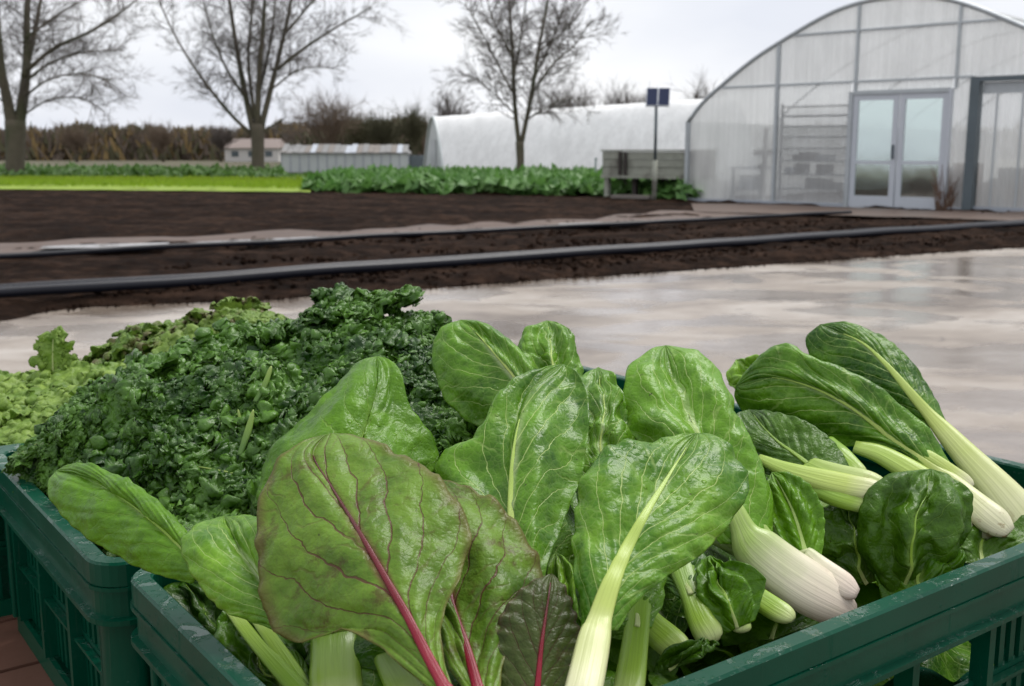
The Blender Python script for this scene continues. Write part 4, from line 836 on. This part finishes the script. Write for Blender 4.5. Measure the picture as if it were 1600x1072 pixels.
# cluster lying under it
t = thing('bok_choy', 'bok choy head half hidden under the right leaves, its cut end towards the round leaf', 'bok choy', 'bok choy heads')
leaf(t, [(1240, 752), (1185, 735), (1150, 690), (1150, 650), (1170, 640)], [(1330, 735), (1310, 700), (1270, 665), (1220, 645), (1170, 640)], [(1285, 742, .70), (1235, 705, .725), (1200, 675, .745), (1170, 640, .78)], M['spinach'], M['greenstalk'], [(1388, 762, .672, 40), (1350, 756, .680, 52), (1300, 742, .694, 44), (1255, 720, .71, 26), (1230, 700, .73, 16)], ribw=(9, 1), as_part=True, sl=.4, sr=.2, dd=.05)
for pts in ([(1385, 768, .668, 36), (1310, 757, .685, 44), (1230, 735, .705, 30), (1185, 715, .72, 14)], [(1370, 790, .668, 34), (1310, 775, .68, 40), (1250, 752, .70, 26)], [(1350, 745, .70, 26), (1310, 712, .72, 40), (1290, 690, .74, 30)], [(1380, 800, .665, 24), (1392, 775, .668, 30), (1386, 752, .674, 26)]): stem(t, pts, M['greenstalk' if pts[0][0] < 1385 else 'bokstalk'], 'stalk', dd=.05)
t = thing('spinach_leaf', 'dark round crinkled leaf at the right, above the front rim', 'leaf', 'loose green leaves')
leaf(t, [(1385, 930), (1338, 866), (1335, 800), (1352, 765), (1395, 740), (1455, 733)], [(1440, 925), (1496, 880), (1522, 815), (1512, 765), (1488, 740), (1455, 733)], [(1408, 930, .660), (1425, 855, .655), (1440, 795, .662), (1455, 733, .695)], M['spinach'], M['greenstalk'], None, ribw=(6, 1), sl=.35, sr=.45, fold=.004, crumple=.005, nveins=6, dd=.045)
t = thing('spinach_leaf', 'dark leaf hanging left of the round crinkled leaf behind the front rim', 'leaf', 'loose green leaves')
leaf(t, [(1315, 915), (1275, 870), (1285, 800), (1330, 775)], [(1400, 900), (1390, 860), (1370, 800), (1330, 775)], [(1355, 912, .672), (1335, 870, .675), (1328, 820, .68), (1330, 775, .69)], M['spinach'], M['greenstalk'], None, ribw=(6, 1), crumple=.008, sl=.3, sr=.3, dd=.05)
# left edge
t = thing('bok_choy_leaf', 'smooth oblong bok choy leaf lying over the corner of the middle crate', 'bok choy leaf', 'bok choy leaves')
leaf(t, [(300, 912), (225, 890), (152, 852), (102, 812), (77, 780), (74, 755), (88, 736)], [(308, 850), (255, 790), (195, 747), (143, 723), (110, 724), (88, 736)], [(320, 890, .615), (245, 820, .645), (185, 775, .672), (130, 745, .70), (88, 736, .725)], M['savoy'], M['greenstalk'], None, ribw=(5, 1), rib_end=.8, sl=.15, sr=1.0, puff=.0017, nveins=10, bow=-.15)
t = thing('bok_choy_leaf', 'pale bok choy leaf beside the largest chard leaf, above the crate corner', 'bok choy leaf', 'bok choy leaves')
leaf(t, [(440, 990), (352, 953), (312, 912), (288, 872), (284, 842), (308, 817), (350, 807)], [(480, 960), (470, 900), (455, 850), (415, 812), (350, 807)], [(470, 985, .555), (420, 920, .575), (380, 865, .60), (360, 830, .625), (350, 807, .645)], M['bokpale'], M['greenstalk'], None, ribw=(5, 1), rib_end=.7, sl=.2, sr=.3, nveins=9, bow=-.18)
for pts, lab in (([(345, 930, .635, 16), (385, 985, .61, 22), (428, 1035, .585, 28), (478, 1090, .56, 36)], 'leaning pale green stalk just inside the left rim of the front crate'), ([(380, 940, .63, 14), (425, 1000, .60, 22), (465, 1060, .575, 28), (495, 1110, .55, 34)], 'second leaning stalk beside the left rim stalk')):
    t = thing('leaf_stalk', lab, 'stalk', 'loose stalks'); o = stem(t, pts, M['greenstalk'], 'stalk', .35)
    a = pts; leaf(t, [(a[3][0]-20, a[3][1], a[3][2]), (a[1][0]-12, a[1][1]), (a[0][0]-3, a[0][1])] and [(a[3][0]-18, a[3][1]), (a[2][0]-16, a[2][1]), (a[1][0]-14, a[1][1]), (a[0][0], a[0][1]-10)], [(a[3][0]+30, a[3][1]), (a[2][0]+28, a[2][1]), (a[1][0]+20, a[1][1]), (a[0][0], a[0][1]-10)], [(a[3][0], a[3][1], a[3][2]+.006), (a[2][0], a[2][1], a[2][2]+.006), (a[1][0], a[1][1], a[1][2]+.006), (a[0][0], a[0][1]-10, a[0][2]+.006)], M['savoy'], M['greenstalk'], None, ribw=(3, 1), crumple=.003)
t = thing('cabbage_leaf', 'smooth bright green domed leaf behind the largest chard leaf', 'leaf', 'loose green leaves')
leaf(t, [(520, 860), (430, 830), (393, 785), (394, 740), (415, 690), (470, 640), (530, 592), (562, 565), (588, 557)], [(640, 860), (672, 760), (690, 725), (682, 685), (648, 648), (634, 612), (620, 575), (606, 561), (588, 557)], [(570, 860, .635), (555, 760, .665), (570, 680, .690), (588, 610, .715), (588, 557, .745)], M['savoy'], M['greenstalk'], None, ribw=(5, 1), rib_end=.6, sl=.25, sr=.55, fold=.007, nfold=1.2, puff=.002, bow=-.12)
# stalks and scraps showing low in the crate
for pts, mt, lab in (([(530, 1110, .50, 84), (525, 1060, .525, 82), (525, 1010, .55, 78), (530, 970, .565, 90)], 'greenstalk', 'thick green white stalk under the edge of the largest chard leaf'), ([(650, 1110, .49, 60), (625, 1060, .515, 56), (600, 1020, .54, 40), (580, 990, .56, 30)], 'greenstalk', 'pale green stalk left of the red chard midrib'),
     ([(975, 1120, .495, 52), (985, 1060, .515, 48), (995, 980, .545, 40), (1000, 900, .575, 46)], 'greenstalk', 'straight pale stalk right of the widest white stalk'), ([(1072, 1024, .545, 40), (1046, 1003, .555, 54), (1010, 970, .575, 48), (985, 935, .59, 40)], 'greenstalk', 'slanting pale stalk behind the straight pale stalk'),
     ([(1116, 1003, .562, 56), (1096, 970, .570, 44), (1080, 930, .585, 36), (1062, 880, .61, 44)], 'greenstalk', 'pale stalk below the broad pale leaf, foot at the front rim'), ([(1240, 968, .590, 34), (1208, 950, .60, 40), (1170, 925, .615, 36), (1130, 905, .63, 26)], 'greenstalk', 'short pale stalk under the pinkish bok choy base'),
     ([(1158, 988, .568, 36), (1156, 965, .575, 30), (1150, 930, .59, 24)], 'greenstalk', 'short stalk of the crumpled leaf near the front rim')):
    t = thing('leaf_stalk', lab, 'stalk', 'loose stalks'); stem(t, pts, M[mt], 'stalk', .5, dd=.042)
    p0, p1 = pts[-2], pts[-1]; dx, dy = p1[0]-p0[0], p1[1]-p0[1]; l = math.hypot(dx, dy); dx, dy = dx/l, dy/l; w = p1[3]
    bm_ = [(p0[0], p0[1], p0[2]+.039), (p1[0], p1[1], p1[2]+.040), (p1[0]+dx*60, p1[1]+dy*60, p1[2]+.075)]
    leaf(t, [(p0[0]-dy*-w*.5, p0[1]+dx*-w*.5), (p1[0]+dy*w*.9, p1[1]-dx*w*.9), (p1[0]+dx*60, p1[1]+dy*60)], [(p0[0]-dy*w*.5, p0[1]+dx*w*.5), (p1[0]-dy*w*.9, p1[1]+dx*w*.9), (p1[0]+dx*60, p1[1]+dy*60)], bm_, M['savoy'], M['greenstalk'], None, ribw=(8, 1), crumple=.003, sl=.4, sr=.4)
for lab, l, r, m_, mt in (('crumpled bright leaf hanging below the broad pale leaf, near the front rim', [(1130, 992), (1105, 970), (1088, 930), (1082, 890), (1110, 868)], [(1180, 970), (1186, 945), (1188, 915), (1155, 885), (1110, 868)], [(1152, 982, .572), (1140, 950, .575), (1130, 910, .585), (1110, 868, .61)], 'savoy'),
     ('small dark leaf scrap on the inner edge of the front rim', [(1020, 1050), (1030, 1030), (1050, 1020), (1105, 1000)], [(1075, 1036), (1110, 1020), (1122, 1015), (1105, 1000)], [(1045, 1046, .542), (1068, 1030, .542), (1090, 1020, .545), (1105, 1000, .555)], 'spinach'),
     ('pale crumpled leaf between the dark chard leaf and the wide white stalk', [(870, 1060), (848, 960), (850, 890), (868, 862)], [(905, 1060), (908, 960), (895, 890), (868, 862)], [(890, 1060, .545), (880, 960, .565), (874, 900, .58), (868, 862, .60)], 'bokpale'),
     ('pale leaf edge showing behind the right bok choy leaves', [(1200, 640), (1150, 620), (1135, 585), (1150, 562)], [(1240, 600), (1215, 570), (1180, 556), (1150, 562)], [(1220, 625, .90), (1185, 595, .92), (1165, 575, .94), (1150, 562, .96)], 'bokpale'),
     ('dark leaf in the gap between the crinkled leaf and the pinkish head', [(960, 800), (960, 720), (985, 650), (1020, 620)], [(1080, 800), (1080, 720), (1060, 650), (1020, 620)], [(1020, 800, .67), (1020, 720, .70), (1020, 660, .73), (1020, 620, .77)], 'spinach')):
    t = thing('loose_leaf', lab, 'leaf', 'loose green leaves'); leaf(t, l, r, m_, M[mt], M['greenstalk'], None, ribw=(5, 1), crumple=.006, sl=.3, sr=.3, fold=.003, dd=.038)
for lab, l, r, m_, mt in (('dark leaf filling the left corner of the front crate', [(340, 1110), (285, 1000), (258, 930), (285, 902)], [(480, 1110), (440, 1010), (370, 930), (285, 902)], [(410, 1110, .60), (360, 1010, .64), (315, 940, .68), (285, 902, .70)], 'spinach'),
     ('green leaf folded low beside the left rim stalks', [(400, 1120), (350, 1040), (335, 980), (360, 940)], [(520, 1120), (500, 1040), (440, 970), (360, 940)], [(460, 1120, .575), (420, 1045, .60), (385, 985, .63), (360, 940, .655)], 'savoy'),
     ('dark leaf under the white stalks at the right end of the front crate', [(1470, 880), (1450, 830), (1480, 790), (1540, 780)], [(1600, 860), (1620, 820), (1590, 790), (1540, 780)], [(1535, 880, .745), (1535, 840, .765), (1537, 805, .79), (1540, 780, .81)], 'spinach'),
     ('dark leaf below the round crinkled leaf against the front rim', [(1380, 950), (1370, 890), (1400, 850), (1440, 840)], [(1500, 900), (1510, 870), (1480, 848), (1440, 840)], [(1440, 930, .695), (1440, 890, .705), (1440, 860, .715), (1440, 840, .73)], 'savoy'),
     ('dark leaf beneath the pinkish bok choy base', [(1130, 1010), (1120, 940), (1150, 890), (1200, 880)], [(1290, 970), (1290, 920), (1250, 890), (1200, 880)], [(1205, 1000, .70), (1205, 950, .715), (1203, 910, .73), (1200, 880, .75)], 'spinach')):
    t = thing('filler_leaf', lab, 'leaf', 'loose green leaves'); leaf(t, l, r, m_, M[mt], M['greenstalk'], None, ribw=(6, 1), crumple=.006, sl=.3, sr=.3, fold=.003)
# ---- curly leaves: kale and lettuce
def curly(name, mat, L=.12, hw=.036, seed=0, amp=.011, nv=90, nu=16, freq=9, crump=.006, droop=.35, billow=.0, bf=85):
    rr = random.Random(seed); v = np.linspace(0, 1, nv); us = np.linspace(-1, 1, 2*nu+1)
    V = v[:, None]*np.ones((1, len(us))); U = us[None, :]*np.ones((nv, 1)); S = np.abs(U)
    w = hw*(np.sin(math.pi*np.clip(v*.93+.07, 0, 1))**.6)[:, None]*(1+.22*np.sin(v*19+seed)[:, None]*S)
    ph = rr.uniform(0, 6); sg = np.where(U < 0, 1.3, 0)
    ruf = np.sin(V*freq*6.28+ph+sg*3)+.6*np.sin(V*freq*12.9+ph*2+sg+S*2)
    g = np.stack([U*w*(1-.22*S)+amp*.35*S*np.cos(V*freq*6.28+ph)*np.sign(U), V*L+amp*.7*S**1.3*np.cos(V*freq*6.28+ph+sg*3), -droop*V**2*L-.25*S**2*hw+amp*S**1.4*ruf], -1)
    c = np.stack([vnoise(g, 42, seed+k*3.1) for k in range(3)], -1)*crump*1.3+np.stack([vnoise(g, 95, seed+k*5.7) for k in range(3)], -1)*crump*.75+np.stack([vnoise(g, 200, seed+k*2.7) for k in range(3)], -1)*crump*.22
    g = g+c*(.35+.65*np.minimum(1, S*2))[..., None]
    bil = np.abs(vnoise(g, bf, seed+21))+.55*np.abs(vnoise(g, bf*2.1, seed+22))+.2*np.abs(vnoise(g, bf*4, seed+23))
    gn_ = grid_normals(g); gn_ = gn_*np.sign(gn_[..., 2:3]+1e-6)*1.0
    g = g+gn_*(bil*billow*(.25+.75*np.minimum(1, S*3)))[..., None]
    uv = np.stack([(U+1)/2, V], -1).reshape(-1, 2)
    o = obj(name, g.reshape(-1, 3), grid_faces(nv, len(us)), mat, None, uv=uv, smooth=True)
    rib = [(0, L*q, -droop*q*q*L+.0015+g[int(q*(nv-1)), nu, 2]*0) for q in np.linspace(0, .9, 12)]
    return o, rib
kal = []
for k in range(6):
    o, rib = curly('leaf', M['kale'], L=.135, hw=.052, seed=k+1, freq=5+k % 3, amp=.0075, crump=.0055, billow=.0130, bf=128, nv=150, nu=48, droop=.15)
    r_ = MB().tube(rib, [.0028*(1-i/14) for i in range(12)], 6).build('midrib', M['kalerib'], o, smooth=True)
    C.objects.unlink(o); C.objects.unlink(r_); kal.append((o, r_))
def orient(fwd, nrm):
    y = fwd.normalized(); z = (nrm-y*nrm.dot(y)).normalized(); x = y.cross(z); return Matrix((x, y, z)).transposed().to_4x4()
def place(protos, parent, p, fwd, nrm, sc, rr, rib=True):
    o, r_ = rr.choice(protos); c = link_copy(o, parent); c.matrix_local = Matrix.Translation(p) @ orient(fwd, nrm) @ Matrix.Scale(sc, 4)
    if rib: q = link_copy(r_, c); q.matrix_parent_inverse = Matrix()
    return c
def mound(head, protos, ridge, foot, n, rr, sc, bulge, outdir, jit=.5, back=True, core=None, lift=.012):
    a = crom(ridge, 30); b = crom(foot, 30)
    A = to_world(a); Bf = to_world(b); up = np.array([0, 0, 1.0])
    def surf(i, f):
        p = A[i]*(1-f)+Bf[i]*f; return p+(np.array([-.25, -.75, .6]))*bulge*math.sin(math.pi*min(1, f*.9+.12))
    rows = 14; V = []
    for k in range(rows+4):
        f = (k-4)/(rows-1)
        for i in range(30):
            if f < 0: p = A[i]+np.array([.1, .4, f*.6])*abs(f)*.35+surf(i, 0)-A[i]
            else: p = surf(i, f)
            q = Vector(p); V.append(q+Vector((mnoise.noise(q*30), mnoise.noise(q*30+Vector((5, 0, 0))), mnoise.noise(q*30+Vector((9, 0, 0)))))*.012-Vector((-.2, -.6, .7))*.022)
    if core: obj('inner_leaves', V, grid_faces(rows+4, 30), core, head, uv=[(.3+.4*random.random(), .5) for _ in V], smooth=True)
    for k in range(n):
        i = rr.randrange(0, 30); f = rr.random()**.9 if not back or rr.random() > .12 else -.15
        p = surf(i, max(0, f)); i1 = min(28, i)
        t1 = surf(i1+1, max(0, f))-surf(i1, max(0, f)); t2 = surf(i, min(1, max(0, f)+.05))-surf(i, max(0, f))
        nr = Vector(np.cross(t1, t2)); nr.normalize()
        if nr.dot(Vector((0, -.6, .6))) < 0: nr = -nr
        if f < 0: nr = (nr+Vector((0, .6, .5))).normalized()
        fwd = Vector(outdir)+Vector((rr.gauss(0, jit), rr.gauss(0, jit), rr.gauss(0, jit)*.6))
        nr2 = (nr+Vector((rr.gauss(0, .2), rr.gauss(0, .2), rr.gauss(0, .2)))).normalized()
        s = sc*rr.uniform(.75, 1.25)*(.62 if i < 6 and outdir[2] < 0 else 1); fw = (fwd-nr2*fwd.dot(nr2)).normalized()
        place(protos, head, Vector(p)+nr*rr.uniform(-lift, lift)-fw*.055*s, fw, nr2, s, rr, rib=rr.random() < .05)
rk = random.Random(4)
head = thing('curly_kale', 'big heap of dark green curly kale in the middle crate', 'kale')
mound(head, kal, [(112, 690, .915), (150, 640, .945), (230, 598, .97), (330, 566, .985), (440, 540, 1.0), (510, 532, 1.01)], [(112, 742, .885), (165, 772, .845), (250, 797, .805), (330, 815, .79), (420, 790, .79), (520, 750, .80)], 112, rk, .76, .022, (-.55, -.55, -.3), core=M['kale'])
head = thing('curly_kale', 'upright tuft of curly kale rising behind the smooth domed leaf', 'kale')
mound(head, kal, [(468, 556, .98), (510, 502, 1.0), (548, 472, 1.01), (588, 490, 1.01), (628, 515, 1.0), (655, 534, .98), (676, 575, .96)], [(440, 700, .86), (500, 720, .83), (560, 730, .82), (620, 740, .80), (670, 740, .79), (710, 730, .78), (735, 700, .79)], 66, rk, .66, .02, (-.2, -.4, .35), jit=.7, core=M['kale'])
for pts in ([(424, 572, .868, 6), (414, 600, .862, 9), (398, 628, .855, 7)], [(396, 640, .838, 5), (388, 672, .832, 11), (374, 712, .822, 8)], [(372, 640, .85, 4), (378, 668, .846, 6), (384, 690, .842, 4)]): stem(head, pts, M['kalerib'], 'midrib', dd=-.004)
let = []; lred = []
for k in range(4):
    for lst, mt in ((let, 'lettuce'), (lred, 'lettucered')):
        o, rib = curly('leaf', M[mt], L=.12, hw=.055, seed=k+31, freq=4+k % 2, amp=.006, crump=.006, nv=80, nu=24, billow=.013, bf=70, droop=.2)
        r_ = MB().tube(rib, [.003*(1-i/14) for i in range(12)], 6).build('midrib', M['greenstalk'], o, smooth=True); C.objects.unlink(o); C.objects.unlink(r_); lst.append((o, r_))
head = thing('lettuce', 'pale green frilly lettuce at the left edge, in the back crate', 'lettuce', 'lettuces in the back crate')
mound(head, let, [(-60, 614, 1.22), (20, 608, 1.25), (90, 602, 1.26), (170, 604, 1.24), (250, 602, 1.2)], [(-70, 700, 1.02), (0, 700, 1.0), (60, 690, 1.0), (140, 650, 1.03), (230, 610, 1.08)], 46, rk, .8, .012, (-.1, -.8, .1), jit=.6, core=M['lettuce'])
place(let, head, P(85, 600, 1.2), Vector((.02, -.1, 1)), Vector((0, -1, .1)), .48, rk)
head = thing('lettuce', 'long low red tinged lettuce in the back crate, middle of the three', 'lettuce', 'lettuces in the back crate')
mound(head, lred, [(165, 560, 1.28), (215, 532, 1.3), (270, 522, 1.31), (330, 518, 1.31), (360, 525, 1.3)], [(170, 600, 1.18), (220, 585, 1.17), (280, 578, 1.16), (330, 570, 1.16), (370, 565, 1.16)], 34, rk, .62, .008, (-.4, -.4, .4), jit=.6, core=M['lettucered'])
head = thing('lettuce', 'brownish red tipped lettuce poking up behind the kale, farthest back', 'lettuce', 'lettuces in the back crate')
mound(head, lred, [(335, 530, 1.3), (350, 500, 1.31), (375, 486, 1.32), (410, 494, 1.32), (440, 510, 1.31), (480, 515, 1.3)], [(335, 565, 1.2), (360, 560, 1.19), (385, 555, 1.18), (420, 550, 1.18), (450, 550, 1.18), (490, 550, 1.18)], 32, rk, .55, .008, (0, -.2, .9), jit=.6, core=M['lettucered'])
for o, r_ in kal+let+lred:
    bpy.data.objects.remove(r_); bpy.data.objects.remove(o)
# ---- leaves lying deeper in the crates
def plain_leaf(name, mat, seed, L=.13, hw=.045):
    nv, nu = 26, 9; v = np.linspace(0, 1, nv); us = np.linspace(-1, 1, 2*nu+1); V = v[:, None]*np.ones((1, len(us))); U = us[None, :]*np.ones((nv, 1)); S = np.abs(U)
    w = hw*np.sin(math.pi*np.clip(v**.8, 0, 1))[:, None]**.7+.006
    g = np.stack([U*w, V*L, .012*np.sin(V*3+seed)-.3*S**2*w+.004*np.sin(V*17+seed)*S], -1); g += np.stack([vnoise(g, 40, seed+k) for k in range(3)], -1)*.006
    return obj(name, g.reshape(-1, 3), grid_faces(nv, len(us)), mat, None, uv=np.stack([(U+1)/2, V], -1).reshape(-1, 2), smooth=True)
pr = [plain_leaf('buried_leaf', M[mt], i) for i, mt in enumerate(('bok', 'savoy', 'spinach'))]
rr = random.Random(9); first = [True]*3
for k in range(104):
    if k >= 84: q = cpos(rr.uniform(.07, .14), rr.uniform(.09, .25), RIM-rr.uniform(.025, .075))
    elif k >= 64: q = cpos(rr.uniform(.12, .50), rr.uniform(.12, .24), RIM-rr.uniform(.015, .05))
    elif k < 44: q = cpos(rr.uniform(.10, .55), rr.uniform(.10, .21), RIM-rr.uniform(.05, .13))
    else: q = cpos(rr.uniform(.25, .60), rr.uniform(.36, .6), RIM-rr.uniform(.02, .11))
    i = rr.randrange(3); o = pr[i] if first[i] else link_copy(pr[i]); first[i] = False
    o.location = q; o.rotation_euler = (rr.uniform(-.5, .9), rr.uniform(-.6, .6), rr.uniform(0, 6.28)); s = rr.uniform(.6, .95); o.scale = (s, s, s)
    o.location += (Matrix.Rotation(o.rotation_euler.z, 3, 'Z') @ Vector((0, -.06*s, 0)))
    tag(o, 'green leaf lying deep in the crates under the other leaves', 'leaf', 'leaves buried in the crates')
# ---- things whose parts were laid out in place: move the origin to the base
bpy.context.view_layer.update()
for o in [q for q in C.objects if q.type == 'EMPTY' and q.parent is None and q.location.length < 1e-6]:
    lo = Vector((1e9,)*3); hi = -lo
    def walk(x):
        if x.type == 'MESH':
            for c_ in x.bound_box:
                w = x.matrix_world @ Vector(c_)
                for i in range(3): lo[i] = min(lo[i], w[i]); hi[i] = max(hi[i], w[i])
        for y in x.children: walk(y)
    walk(o)
    if lo.x > 1e8: continue
    b = Vector(((lo.x+hi.x)/2, (lo.y+hi.y)/2, lo.z)); o.location = b
    for c_ in o.children: c_.location = c_.location-b
